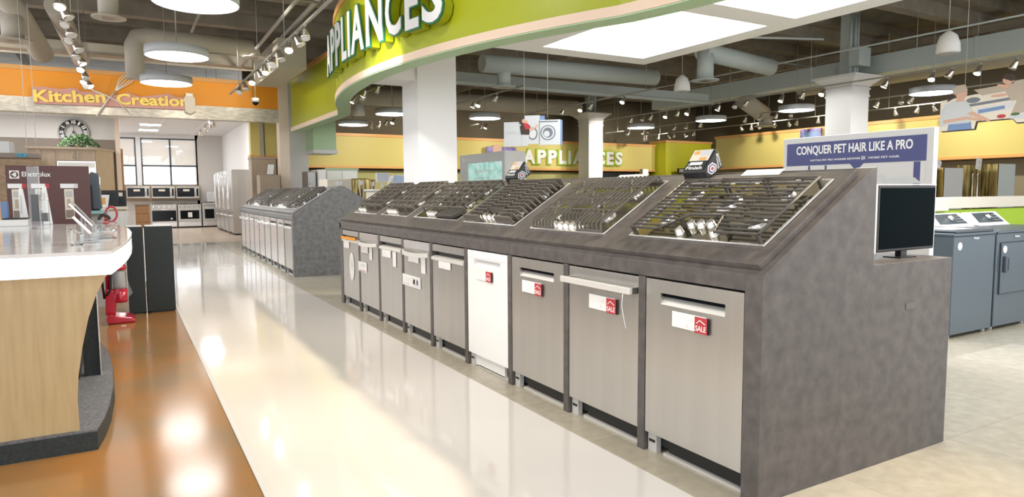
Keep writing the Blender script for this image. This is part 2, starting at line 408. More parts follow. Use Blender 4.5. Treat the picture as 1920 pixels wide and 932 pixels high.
# --- kitchen soffit and room
k = thing('kitchen_soffit', 'orange overhead soffit with swirled silver band over the kitchen showroom entrance', 'soffit', (0, 19.6, 0))
MB().box(-6, 3.83, 0, .3, 3.6, 4.22).build('orange_face', 'orange', k)
MB().box(-6, 3.83, -.05, .3, 4.22, 4.32).build('top_trim', 'orange_trim', k)
MB().box(-6, 3.83, -.03, .32, 3.25, 3.6).build('silver_band', 'silver_band', k)
struct(MB().box(3.83, 4.09, 19.55, 19.95, 0, 4.35).build('wall_jamb', 'cream'))
struct(MB().box(-6, 3.6, 20, 30, 3.6, 3.65).build('ceiling', 'ceil_tile'))
for x, y, pl_ in ((.9, 25.5, 'nearer of the two above the window'), (.9, 27.6, 'the one closest to the window'), (-1.5, 22.5, 'over the oak cabinets'), (2.2, 22.5, 'just behind the orange soffit'), (-4, 22.5, 'farthest left behind the soffit')):
    t = thing('ceiling_panel_light', 'recessed glowing panel in the kitchen ceiling, %s' % pl_, 'ceiling light', (x, y, 3.585), 0, 'recessed panels in the kitchen ceiling')
    MB().box(-.3, .3, -.3, .3, 0, .014).build('diffuser', 'kpanel', t)
    g = MB(); g.box(-.33, .33, -.33, -.3, -.004, .014); g.box(-.33, .33, .3, .33, -.004, .014); g.box(-.33, -.3, -.3, .3, -.004, .014); g.box(.3, .33, -.3, .3, -.004, .014); g.build('frame', 'paint_white', t)
struct(MB().box(3.55, 3.7, 21.2, 29.6, 0, 4).build('wall_right', 'paint_white'))
struct(MB().box(2.55, 3.55, 29.5, 29.7, 0, 4).build('wall_back', 'gray_wall'))
struct(MB().box(-.25, 2.65, 29.5, 29.7, 0, 1.62).build('wall_back', 'gray_wall'))
struct(MB().box(-.25, 2.65, 29.5, 29.7, 3.45, 4).build('wall_back', 'paint_white'))
struct(MB().box(.5, .66, 29.5, 29.7, 1.62, 3.45).build('wall_back', 'paint_white'))
mb = MB(); mb.box(-6, -.12, 24, 24.2, 2.95, 4); struct(mb.build('wall_left', 'gray_wall'))
struct(MB().box(-6, -.12, 24.0, 24.2, 0, 2.95).build('wall_left', 'taupe'))
struct(MB().box(-.13, .0, 23.9, 24.3, 0, 3.6).build('trim_20', 'cream'))
def window(n, x0, x1, ms):
    mb = MB(); z0, z1 = 1.62, 3.45
    w = .05
    mb.box(x0, x1, 29.5, 29.58, z0, z0+w); mb.box(x0, x1, 29.5, 29.58, z1-w, z1); mb.box(x0, x0+w, 29.5, 29.58, z0, z1); mb.box(x1-w, x1, 29.5, 29.58, z0, z1)
    for x in ms: mb.box(x-.03, x+.03, 29.5, 29.58, z0, z1)
    mb.box(x0, x1, 29.5, 29.58, 2.36, 2.42)
    f = struct(mb.build('window_%d' % n, 'gray_dk'))
    MB().box(x0+w, x1-w, 29.53, 29.54, z0+w, z1-w).build('pane', 'glass_t', f)
    MB().box(x0+w, x1-w, 29.56, 29.565, 2.42, z1-w).build('roller_shade', 'shade_cloth', f, label='pale roller shade drawn over the upper panes')
window(1, -.25, .5, []); window(2, .66, 2.62, [1.66])
# yellow soffits at the back
def soffit(name, label, x0, x1, y0, y1, m, z0=2.2, z1=3.4, slope=0, lt='orange_trim'):
    o = thing(name, label, 'soffit', (0, 0, 0))
    MB().box(x0, x1, y0, y1, z0, z1).build('soffit_face', m, o)
    MB().box(x0-.04, x1+.04, y0-.04, y1+.04, z1, z1+.1).build('top_trim', lt, o)
    MB().box(x0-.03, x1+.03, y0-.03, y1+.03, z0-.08, z0).build('bottom_trim', lt, o)
    return o
soffit('yellow_soffit', 'long yellow overhead soffit on the back wall carrying the APPLIANCES letters', 5.5, 21.0, 23.5, 24, 'yellow', 2.25, 3.28)
soffit('yellow_soffit', 'short yellow green soffit in the far corner beside the range hood display', 21.1, 23.9, 22.9, 23.95, 'yellow_g', 2.0, 3.45)
soffit('yellow_soffit', 'yellow soffit along the right wall behind the pet hair sign', 20.3, 21.0, 3, 19.2, 'yellow', 2.2, 3.3)
soffit('yellow_soffit', 'yellow soffit over the tall wood cabinets right of the kitchen', 3.72, 4.05, 21.1, 22, 'yellow', 2.42, 4.0)
soffit('yellow_soffit', 'yellow soffit above the wood cabinet beside the row of refrigerators', 3.28, 3.53, 20.9, 21.19, 'yellow', 2.42, 3.58)
# lower back walls
struct(MB().box(5.3, 20.9, 23.75, 23.95, 0, 2.1).build('wall_back', mat('olive_wall', (.42, .40, .15), .6)))
struct(MB().box(20.9, 21.1, 3, 19.2, 0, 2.1).build('wall_right', mat('khaki_wall', (.25, .21, .13), .6)))
mb = MB()
for i, (ch, x0, x1) in enumerate([('A', 975, 1010), ('P', 1005, 1022), ('P', 1025, 1042), ('L', 1044, 1058), ('I', 1060, 1064), ('A', 1066, 1084), ('N', 1087, 1103), ('C', 1106, 1124), ('E', 1131, 1142), ('S', 1144, 1158)]):
    pass
o = thing('wall_letters', 'white APPLIANCES letters with green outline on the yellow back soffit', 'sign', (0, 23.5, 0))
xx = 14.0; ws = {'A': .55, 'P': .42, 'L': .36, 'I': .12, 'N': .45, 'C': .45, 'E': .36, 'S': .38}
for i, ch in enumerate('APPLIANCES'):
    w = ws[ch]
    g = MB(); text(g, ch, (xx-.05, -.04, 2.39), XF, UP, w+.10, .66, .03, .05)
    a = g.build('letter', 'green_wall', o)
    g = MB(); text(g, ch, (xx, -.07, 2.44), XF, UP, w, .56, .03, .045); g.build('letter_face', 'paint_white', a)
    xx += w+.11

# ================================================================== DISPLAY ISLANDS
TH = math.atan(.624); PITCH = .662; NB = 9; IL = .09+NB*PITCH+.05
def SP(s, z, y=0.0):                          # island-local point: s up the slope, z off the base slope
    return (s*math.cos(TH)-z*math.sin(TH), y, .947+s*math.sin(TH)+z*math.cos(TH))
def island(label, loc, rz, back, lam):
    t = thing('display_island', label, 'display counter', loc, rz)
    if back == 'step': prof = [(0, 0), (1.39, 0), (1.39, .95), (.735, .95), (.735, 1.392), (.707, 1.388), (0, .947)]
    else: prof = [(0, 0), (1.55, 0), (1.55, .93), (.79, 1.40), (.72, 1.40), (0, .957)]
    MB().prism(prof, 0, .09, 'y').build('end_panel', lam, t, .002)
    MB().prism(prof, IL-.05, IL, 'y').build('end_panel', lam, t, .002)
    for i in range(1, NB+1):
        y = .09+i*PITCH
        if i < NB: MB().box(0, .6, y-.05, y, 0, .875).build('divider', lam, t, .0015)
    MB().box(0, .5, IL-.1, IL-.05, 0, .875).build('divider', lam, t)
    # fascia with sloping base strip
    MB().prism([(0, .878), (.05, .878), (.05, .975), SP(.045, 0)[::2], (0, .947)], .09, IL+.02, 'y').build('fascia', lam, t, .002)
    MB().prism([SP(.045, 0)[::2], SP(.833, 0)[::2], SP(.833, -.04)[::2], SP(.045, -.04)[::2]], .09, IL-.05, 'y').build('slope_board', lam, t)
    MB().prism([SP(.035, 0)[::2], SP(.035, .03)[::2], SP(.765, .03)[::2], SP(.765, 0)[::2]], .035, IL-.01, 'y').build('raised_panel', lam, t, .002)
    if back == 'step':
        MB().box(.735, 1.40, .09, IL-.05, .92, .95).build('back_shelf', lam, t)
        MB().box(.69, .73, .09, IL-.05, .95, 1.385).build('back_riser', lam, t)
        MB().box(1.36, 1.39, .09, IL-.05, 0, .92).build('back_board', lam, t)
    else:
        MB().prism([(.79, 1.40), (1.55, .93), (1.55, .89), (.79, 1.36)], .09, IL-.05, 'y').build('back_slope', lam, t)
        MB().prism([(.83, 1.40), (1.53, .965), (1.53, .945), (.83, 1.38)], .05, IL-.02, 'y').build('raised_panel', lam, t)
        MB().box(1.5, 1.55, .09, IL-.05, 0, .9).build('back_board', lam, t)
    MB().box(.62, .66, .09, IL-.05, .02, .9).build('inner_board', 'dark_panel', t)
    return t
I1 = (2.2, 1.82); I2 = (2.235, 10.66); R2 = -.018
island('long grey laminate display island with cooktops over dishwashers, nearest the camera', (*I1, 0), 0, 'step', 'laminate')
island('grey slab double sloped display island in the distance beyond the main island', (*I2, 0), R2, 'gable', 'laminate2')

# ------------------------------------------------------------------ dishwashers (front at x=0 looking to -x)
def dishwasher(label, kind, loc, rz, body='steel', group='dishwashers in the display islands', print_=None):
    t = thing('dishwasher', label, 'dishwasher', loc, rz, group)
    W2 = .301; zb, zt = .10, .868
    dm = body
    door = MB()
    if kind in ('pocket', 'white'):
        hw = .2; h0, h1 = .752, .806
        door.box(0, .05, -W2, W2, zb, h0); door.box(0, .05, -W2, W2, h1, zt)
        door.box(0, .05, -W2, -hw, h0, h1); door.box(0, .05, hw, W2, h0, h1)
        if kind == 'white': door.box(-.004, 0, -W2+.02, W2-.02, h1+.012, h1+.016)
        d = door.build('door', dm, t)
        MB().box(.038, .05, -hw, hw, h0, h1).build('handle_recess', 'black' if kind == 'pocket' else 'ltgray', d)
        MB().prism([(.001, h0), (.038, h0+.034), (.038, h0+.0)], -hw, hw, 'y').build('handle_lip', 'steel_h' if kind == 'pocket' else 'white', d)
        if kind == 'pocket': MB().box(.008, .038, -hw, hw, h1-.016, h1-.001).build('control_strip', 'black_gloss', d)
    elif kind == 'bar':
        door.box(0, .05, -W2, W2, zb, zt); d = door.build('door', dm, t, .002)
        h = MB(); h.box(-.062, -.04, -W2, W2+.006, .780, .814); hh = h.build('handle', 'steel_h', d, .004)
        for y in (-W2+.0, W2-.03): MB().box(-.042, 0, y, y+.03, .781, .813).build('handle_bracket', 'steel_dark', d, .003)
    elif kind == 'bow':
        door.box(0, .05, -W2, W2, zb, zt); d = door.build('door', dm, t, .002)
        pts = []
        n = 16; h = MB()
        for i in range(n+1):
            u = -1+2*i/n; pts.append((-.012-.045*(1-u**4), u*(W2-.012), .765-.012*(1-u*u)))
        for a, b2 in zip(pts, pts[1:]): h.bar(a, b2, .012, .036)
        h.build('handle', 'steel_h', d)
        MB().box(-.006, .001, -W2+.01, W2-.01, .80, .862).build('control_panel', 'steel_bright', d)
    else:                                       # 'top': strip panel, full width pocket
        door.box(0, .05, -W2, W2, zb, .765); door.box(0, .05, -W2, W2, .812, zt); d = door.build('door', dm, t)
        MB().box(.035, .05, -W2, W2, .765, .812).build('handle_recess', 'black' if kind == 'top' else 'oak2', d)
        MB().prism([(-.012, .74), (-.012, .762), (.0, .768), (.035, .775), (.035, .765), (.0, .74)], -W2, W2, 'y').build('handle_lip', 'steel_h', d)
    MB().box(.055, .57, -W2+.005, W2-.005, .03, .85).build('tub_body', 'dark_panel', t)
    if kind == 'white': MB().box(.03, .05, -W2+.1, W2-.005, .008, .105).build('kick_plate', 'white', t)
    else:
        MB().box(.048, .062, -W2+.005, W2-.12, .018, .098).build('kick_plate', 'black', t)
    MB().box(.03, .09, -W2, W2-.10, 0, .014).build('base_rail', 'gray', t)
    b2 = MB(); b2.box(.02, .05, W2-.062, W2-.002, .0, .10); bb = b2.build('side_bracket', 'gray', t)
    MB().box(.016, .021, W2-.052, W2-.012, .05, .062).build('slot', 'black', bb)
    return t
def loc_on(I, rz, x, y):
    c, s = math.cos(rz), math.sin(rz); return (I[0]+x*c-y*s, I[1]+x*s+y*c, 0)
dw = []
kinds = [('pocket', 'brushed steel dishwasher with pocket handle at the near end of the front island', 'steel'),
         ('bar', 'steel dishwasher with thick straight bar handle, second from the near end', 'steel'),
         ('pocket', 'steel dishwasher with pocket handle beside the white dishwasher, on its right', 'steel'),
         ('white', 'white dishwasher with recessed handle, only white one in the front island', 'white'),
         ('top', 'steel dishwasher with full width ledge handle just left of the white one', 'steel'),
         ('bow', 'steel dishwasher with curved bow handle and a white certificate on its door', 'steel'),
         ('top', 'steel dishwasher with top strip and ledge handle between two bow handled ones', 'steel'),
         ('bow', 'steel dishwasher with curved handle, second from the far end of the front island', 'steel'),
         ('topw', 'steel dishwasher with orange strip and oval sticker at the far end of the front island', 'steel')]
def bay_y(i): return .09+i*PITCH+(PITCH-.05)/2
for i, (kd, lb, bd) in enumerate(kinds):
    if kd == 'topw': kd = 'topw'
    dishwasher(lb, kd, loc_on(I1, 0, .004, bay_y(i)), 0, bd, 'dishwashers in the front island')
far_k = ['top', 'pocket', 'top', 'bow', 'bow', 'pocket', 'pocket', 'bow', 'bow']
ordn = ['first', 'second', 'third', 'fourth', 'fifth', 'sixth', 'seventh', 'eighth', 'ninth']
for i in range(9):
    dishwasher('steel dishwasher in the distant island, %s from its near end' % ordn[i], far_k[i], loc_on(I2, R2, .004, bay_y(i)), R2, 'steel_bright' if i else 'steel', 'dishwashers in the distant island')

# ------------------------------------------------------------------ price cards
def price_card(label, y, z, w, h, sale=True, x=2.198, cat='price card', vert=False):
    t = thing('price_card', label, cat, (x, y, z), 0, 'price cards on the dishwashers')
    MB().box(-.004, 0, -w, 0, 0, h).build('card', 'white', t)
    if sale:
        s0 = w*.70
        c = MB().box(-.0075, -.0042, -w-.01, -s0, -.004, h-.004).build('sale_sticker', 'red_tag', t, label='red sticker with white SALE lettering')
        g = MB(); text(g, 'SALE', (-.0078, -s0-.006, h*.08), XM, UP, w*.3, h*.34, .001, .01)
        g.prism([(-s0-.012, h*.52), (-s0-w*.15, h*.74), (-w-.002, h*.52), (-w-.002, h*.58), (-s0-w*.15, h*.80), (-s0-.012, h*.58)], -.0092, -.008, 'x')
        g.build('lettering', 'white', c)
        MB().box(-.003, 0, -w-.02, -w-.006, -.004, h-.004).build('card_holder', 'black', t)
    g = MB(); text(g, '$', (-.0042, -w*.45, h*.1), XM, UP, .008, h*.25, .0006)
    for q in range(3): g.box(-.0048, -.0042, -w*.64, -w*(.38+.06*q), h*(.55+.1*q), h*(.57+.1*q))
    g.build('printing', 'ltgray', t)
    return t
cards = [('white price card with red SALE sticker on the nearest dishwasher', 2.326, .662, .21, .072, True),
         ('white price card with red SALE sticker below the straight bar handle', 2.975, .655, .225, .078, True),
         ('white price card with red SALE sticker on the steel dishwasher right of the white one', 3.695, .655, .225, .075, True)]
for lb, y, z, w, h, sl in cards: price_card(lb, y, z, w, h, sl)
def px_card(label, x0, y0, x1, y1, sale=False, cat='price card'):
    a = at(x0, y0, X=2.198); b2 = at(x1, y1, X=2.198)
    h = abs(a.z-b2.z)
    return price_card(label, a.y, min(a.z, b2.z), abs(a.y-b2.y), h, sale, 2.192 if False else 2.198, cat)
px_card('white price card with red sticker on the white dishwasher', 893, 504, 921, 529, True)
px_card('white price card on the ledge handled dishwasher left of the white one', 823, 484, 845, 507, False)
px_card('upper white price card on the dishwasher that has the certificate', 766, 475, 785, 494, False)
px_card('narrow upright white tag on the dishwasher that has the certificate', 790, 483, 798, 514, False)
px_card('square white price card on the third dishwasher from the far end', 717, 467, 733, 484, False)
px_card('narrow upright white tag on the third dishwasher from the far end', 737, 472, 743, 501, False)
px_card('square white price card on the second dishwasher from the far end', 678, 458, 690, 475, False)
px_card('narrow upright white tag on the second dishwasher from the far end', 693, 464, 698, 488, False)
px_card('white price card under the orange strip on the farthest dishwasher', 645, 451, 655, 466, False)
def sheet(name, label, x0, y0, x1, y1, cat, parts):
    a = at(x0, y0, X=2.199); b2 = at(x1, y1, X=2.199); z0, z1 = min(a.z, b2.z), max(a.z, b2.z); w = a.y-b2.y
    t = thing(name, label, cat, (2.199, a.y, z0))
    MB().box(-.002, 0, -w, 0, 0, z1-z0).build('paper', 'white', t)
    g = MB()
    for (u0, u1, v0, v1, m) in parts:
        g.m = m; g.box(-.003, -.002, -w*u1, -w*u0, (z1-z0)*v0, (z1-z0)*v1)
    g.build('printing', ['ltgray', 'red_tag', 'blue2'], t)
sheet('certificate', 'white printed energy notice taped across the door of the bow handled dishwasher', 755, 512, 789, 543, 'notice',
      [(.06, .5, .7, .76, 0), (.06, .45, .55, .62, 0), (.06, .48, .4, .46, 0), (.08, .42, .15, .18, 1), (.55, .95, .1, .85, 0), (.62, .7, .3, .7, 2), (.8, .86, .3, .7, 0)])
sheet('brochure', 'pale translucent leaflet on the second dishwasher from the far end', 672, 489, 688, 512, 'notice', [(.2, .8, .5, .8, 0), (.1, .9, .08, .14, 1)])
a = at(660, 500, X=2.199)
t = thing('oval_sticker', 'large oval white and blue sticker on the farthest dishwasher', 'sticker', (2.199, a.y, a.z))
g = MB(); g.lathe([(.09, -.002), (.09, 0)], (0, 0, 0), 32, 'x')
for i, v in enumerate(g.v): g.v[i] = (v[0], v[1], v[2]*1.75)
g.build('backing', 'white', t)
g = MB(); g.lathe([(.06, -.003), (.06, -.0021)], (0, 0, .03), 24, 'x'); g.build('printing', 'ltgray', t)
a = at(644, 444, X=2.195); b2 = at(664, 450, X=2.195)
g = MB(); n = 8
o = thing('orange_label', 'orange curved label on the handle ledge of the farthest dishwasher', 'sticker', (2.188, (a.y+b2.y)/2, a.z-.02))
MB().box(-.004, 0, -.27, .27, 0, .03).build('label_strip', 'orange', o)
g = MB(); g.tube([(0, 0, 0), (-.004, .002, -.06), (-.001, -.01, -.12), (-.003, -.03, -.17)], .0018, 6)
o = g.build('tag_string', 'white'); o.location = (2.14, 2.62, .78); tag(o, 'thin white string hanging from the straight bar handle', 'string')

# ------------------------------------------------------------------ cooktops
def surf_matrix(I, rz, s, y, z=.03):
    R = Matrix.Rotation(rz, 4, 'Z')
    B = Matrix(((0, math.cos(TH), -math.sin(TH), 0), (-1, 0, 0, 0), (0, math.sin(TH), math.cos(TH), 0), (0, 0, 0, 1)))
    p = R @ Vector(SP(s, z, y)); p += Vector((I[0], I[1], 0))
    return Matrix.Translation(p) @ R @ B
def cthing(name, label, cat, Mx, group=None):
    o = bpy.data.objects.new(name, None); COL.objects.link(o); o.matrix_world = Mx; o['label'] = label; o['category'] = cat
    if group: o['group'] = group
    return o
def rim_pan(w, h, m, t, rimw=.012):
    mb = MB(); mb.box(0, w, 0, h, -.002, .003)
    p = mb.build('pan', m, t)
    r = MB()
    for a in ((0, w, 0, rimw), (0, w, h-rimw, h), (0, rimw, rimw, h-rimw), (w-rimw, w, rimw, h-rimw)): r.box(*a, -.001, .009)
    r.build('rim', 'steel_bright', p, .003)
    return p
def knob(t, x, y, r=.019, m='knob_m', h=.032):
    g = MB(); g.lathe([(r*1.15, .003), (r*1.15, .007), (r, .009), (r*.9, h), (r*.75, h+.002)], (x, y, 0), 20); g.box(x-.004, x+.004, y-r*.9, y+r*.9, h, h+.008)
    g.build('knob', m, t)
def burner(t, x, y, r):
    g = MB(); g.lathe([(r*1.25, .003), (r*1.2, .008), (r*.95, .010), (r*.9, .018)], (x, y, 0), 24); b2 = g.build('burner', 'steel_bright', t)
    g = MB(); g.lathe([(r*.82, .018), (r*.85, .022), (r*.7, .026), (.001, .027)], (x, y, 0), 24); g.build('burner_cap', 'iron', b2)
def rod(g, x0, y0, x1, y1, z=.045, w=.008, h=.010): g.bar((x0, y0, z), (x1, y1, z), w, h)
BUR = lambda w, h: [(w*.17, h*.30, .030), (w*.17, h*.74, .038), (w*.5, h*.60, .055), (w*.83, h*.30, .036), (w*.83, h*.74, .030)]

def cook_rods(label, Mx, w=.89, h=.53):       # nearest: continuous round rods across
    t = cthing('gas_cooktop', label, 'cooktop', Mx, 'gas cooktops on the front island')
    rim_pan(w, h, 'mirror_dark', t)
    for b2 in BUR(w, h): burner(t, *b2)
    for x, y in ((.339, .05), (.367, .112), (.427, .117), (.484, .125), (.556, .054)): knob(t, x, y, .021)
    Z = .056; sec = [(.04, .305), (.312, .562), (.570, .858)]; yt = .468
    cut = [[(.04, .012), (.24, .012), (.305, .085)], [(.312, .092), (.362, .146), (.562, .146)], [(.570, .135), (.615, .012), (.858, .012)]]
    def lim(k, x):                              # front edge of the section at x
        c = cut[k]
        for (xa, ya), (xb, yb2) in zip(c, c[1:]):
            if xa <= x <= xb+1e-6: return ya+(yb2-ya)*(x-xa)/max(1e-6, xb-xa)
        return .012
    pats = [((0, 1),), ((0, .36), (.64, 1)), ((0, 1),), ((0, .30), (.45, .9)), ((0, 1),), ((.10, .75),), ((0, 1),), ((0, .42), (.6, 1)), ((0, 1),), ((.15, .6), (.72, 1)), ((0, 1),), ((0, .7),), ((0, 1),), ((0, .4), (.55, 1))]
    for k in range(3):
        x0, x1 = sec[k]; g = MB()
        g.tube([(x, y, Z) for x, y in cut[k]], .0068, 8)
        g.tube([(x0, yt, Z), (x1, yt, Z)], .0075, 8)
        if k == 0: g.tube([(x0, .012, Z), (x0, yt, Z)], .006, 8)
        if k == 2: g.tube([(x1, .012, Z), (x1, yt, Z)], .0075, 8)
        for i in range(14):
            y = .043+i*.0315
            if y > yt-.012: break
            for u0, u1 in pats[(i+k*5) % 14]:
                xa, xb = x0+(x1-x0)*u0, x0+(x1-x0)*u1
                while xa < xb and lim(k, xa) > y: xa += .004
                while xb > xa and lim(k, xb) > y: xb -= .004
                if xb-xa > .02: g.tube([(xa, y, Z), (xb, y, Z)], .0056, 8)
        for (cx_, cy_) in ((x0+.07, .14), (x1-.08, .33)): g.tube([(cx_, max(cy_, lim(k, cx_)+.01), Z-.012), (cx_, cy_+.13, Z-.012)], .005, 6)
        for fx, fy in ((x0+.01, lim(k, x0+.01)), (x1-.01, lim(k, x1-.01)), (x0+.01, yt), (x1-.01, yt)): g.box(fx-.008, fx+.008, fy-.004, fy+.012, .004, Z)
        g.build('grate', 'iron', t)
    return t
def cook_fins(label, Mx, w=.79, h=.54, group='gas cooktops on the front island'):       # second: bars running up the slope, bent down at the front
    t = cthing('gas_cooktop', label, 'cooktop', Mx, group)
    rim_pan(w, h, 'pan', t)
    for b2 in BUR(w, h): burner(t, *b2)
    for i in range(5): knob(t, .245+i*.064, .045, .024, 'knob_m', .03)
    MB().box(.19, .56, .014, .08, .003, .006).build('knob_panel', 'steel_bright', t)
    Z = .058; nb = 17
    for k in range(3):
        x0, x1 = (.03+k*.245, .03+k*.245+.238)
        g = MB(); n2 = 7
        for i in range(n2):
            x = x0+.006+(x1-x0-.012)*i/(n2-1)
            yb = .10 if k == 1 else .025
            yt = h-.03
            prof = [(x, yb-.012, .012), (x, yb+.012, Z-.006), (x, yb+.035, Z)]
            for a, b2 in zip(prof, prof[1:]): g.bar(a, b2, .007, .012)
            mid = h*.5
            if i in (0, n2-1): g.bar((x, yb+.035, Z), (x, yt, Z), .007, .012)
            else:
                for c0, c1 in ((yb+.035, h*.30-(.03 if i in (2, 3, 4) else 0)), (h*.37, h*.62), (h*.72, yt)): g.bar((x, c0, Z), (x, c1, Z), .007, .012)
            g.bar((x, yt, Z), (x, yt+.012, .014), .007, .012)
        for y in (h*.30, h*.52, h*.74): g.bar((x0, y, Z-.004), (x1, y, Z-.004), .008, .010)
        g.bar((x0, yb-.012, .014), (x1, yb-.012, .014), .010, .014); g.bar((x0, yt+.012, .014), (x1, yt+.012, .014), .010, .014)
        cx = (x0+x1)/2
        for yy in ((h*.30, h*.74) if k != 1 else (h*.52,)):
            for dx, dy in ((.05, .05), (-.05, .05), (.05, -.05), (-.05, -.05)): g.bar((cx+dx*.35, yy+dy*.35, Z+.001), (cx+dx*1.5, yy+dy*1.5, Z+.001), .008, .010)
        g.build('grate', 'iron2', t)
    return t
def cook_plates(label, Mx, w=.80, h=.55, group='gas cooktops on the front island'):     # third: tall flat plates across, bevelled at the near end
    t = cthing('gas_cooktop', label, 'cooktop', Mx, group)
    rim_pan(w, h, 'pan', t)
    for b2 in BUR(w, h): burner(t, *b2)
    for i in range(5): knob(t, .20+i*.075, .068, .022, 'knob_m', .034)
    for k in range(3):
        x0, x1 = (.03+k*.25, .03+k*.25+.245); g = MB()
        y = .135 if k == 1 else .03
        while y < h-.03:
            if k == 2: pr = [(x0, .03), (x0, .062), (x1-.05, .062), (x1, .012), (x1-.015, .008), (x1-.055, .035)]
            elif k == 0: pr = [(x0, .012), (x0+.04, .062), (x1, .062), (x1, .03), (x0+.05, .035)]
            else: pr = [(x0, .035), (x0, .062), (x1, .062), (x1, .035)]
            g.prism(pr, y-.004, y+.004, 'y'); y += .042
        for x in (x0+.06, (x0+x1)/2, x1-.06): g.box(x-.004, x+.004, .135 if k == 1 else .03, h-.03, .03, .05)
        yb = .135 if k == 1 else .02
        g.box(x0, x1, yb-.005, yb+.004, .012, .062); g.box(x0, x1, h-.035, h-.025, .008, .066)
        g.build('grate', 'iron2', t)
    return t
def cook_grid(label, Mx, w=.75, h=.54, pan='pan', nk=4, kx=.06, dark='iron2', group='gas cooktops on the front island', kw=.055, feat=False):
    t = cthing('gas_cooktop', label, 'cooktop', Mx, group)
    rim_pan(w, h, pan, t, .006)
    bl = BUR(w, h-.1)
    for x, y, r in bl: burner(t, x, y+.1, r)
    for i in range(nk): knob(t, w*kx+.05+i*kw, .055, .019, 'knob_m', .034)
    ns = 3
    for k in range(ns):
        sw = (w-.03)/ns; x0 = .015+k*sw; x1 = x0+sw-.006; g = MB(); yb, yt = .115, h-.02; Z = .055
        for y in (yb, yt): g.box(x0, x1, y-.007, y+.007, Z-.022, Z+.004)
        for x in (x0+.005, x1-.005): g.bar((x, yb, Z), (x, yt, Z), .009, .014)
        g.bar(((x0+x1)/2, yb, Z), ((x0+x1)/2, yt, Z), .008, .012)
        m = 6
        for i in range(1, m):
            y = yb+(yt-yb)*i/m
            g.bar((x0, y, Z), (x1, y, Z), .008, .013)
            for xx2 in (x0+.045, x1-.045): g.prism([(y-.022, .03), (y, Z+.010), (y+.022, .03)], xx2-.004, xx2+.004, 'x')
        for (fx, fy) in ((x0+.01, yb), (x1-.01, yb), (x0+.01, yt), (x1-.01, yt)): g.box(fx-.008, fx+.008, fy-.008, fy+.008, .003, Z)
        g.build('grate', dark, t)
    if feat:
        g = MB(); g.prism([(w*.50, .02), (w*.88, .02), (w*.97, .10), (w*.70, .16), (w*.55, .10)], .006, .035, 'z'); c = g.build('griddle', 'iron', t, .004)
    return t
sm = lambda s, y, I=I1, rz=0: surf_matrix(I, rz, s, y-I1[1] if I is I1 else y)
cook_rods('nearest gas cooktop with long round rod grates and five clustered knobs', sm(.152, 2.785), .875, .53)
cook_fins('gas cooktop with comb like grates running upslope, second from the near end', sm(.143, 3.775), .785, .56)
cook_plates('gas cooktop with tall flat grate plates, third from the near end', sm(.155, 4.80), .80, .55)
cook_grid('gas cooktop with dark griddle corner, fourth from the near end', sm(.168, 5.87), .94, .55, 'mirror_dark', 5, .22, 'iron2', kw=.045, feat=True)
cook_grid('gas cooktop with square grates, second from the far end of the front island', sm(.165, 6.78), .73, .57, 'pan', 5, .10)
cook_grid('gas cooktop with square grates at the far end of the front island', sm(.165, 7.72), .76, .57, 'pan', 4, .08, kw=.06)
for i in range(6):
    y = .95+i*.965
    lb = 'gas cooktop on the distant island, %s from its near end' % ordn[i]; mm_ = surf_matrix(I2, R2, .13, y); gp = 'gas cooktops on the distant island'
    if i % 3 == 0: cook_plates(lb, mm_, .84, .6, gp)
    elif i % 3 == 1: cook_grid(lb, mm_, .86, .6, 'steel_bright', 5, .1, 'iron2', gp, .06)
    else: cook_fins(lb, mm_, .84, .6, gp)

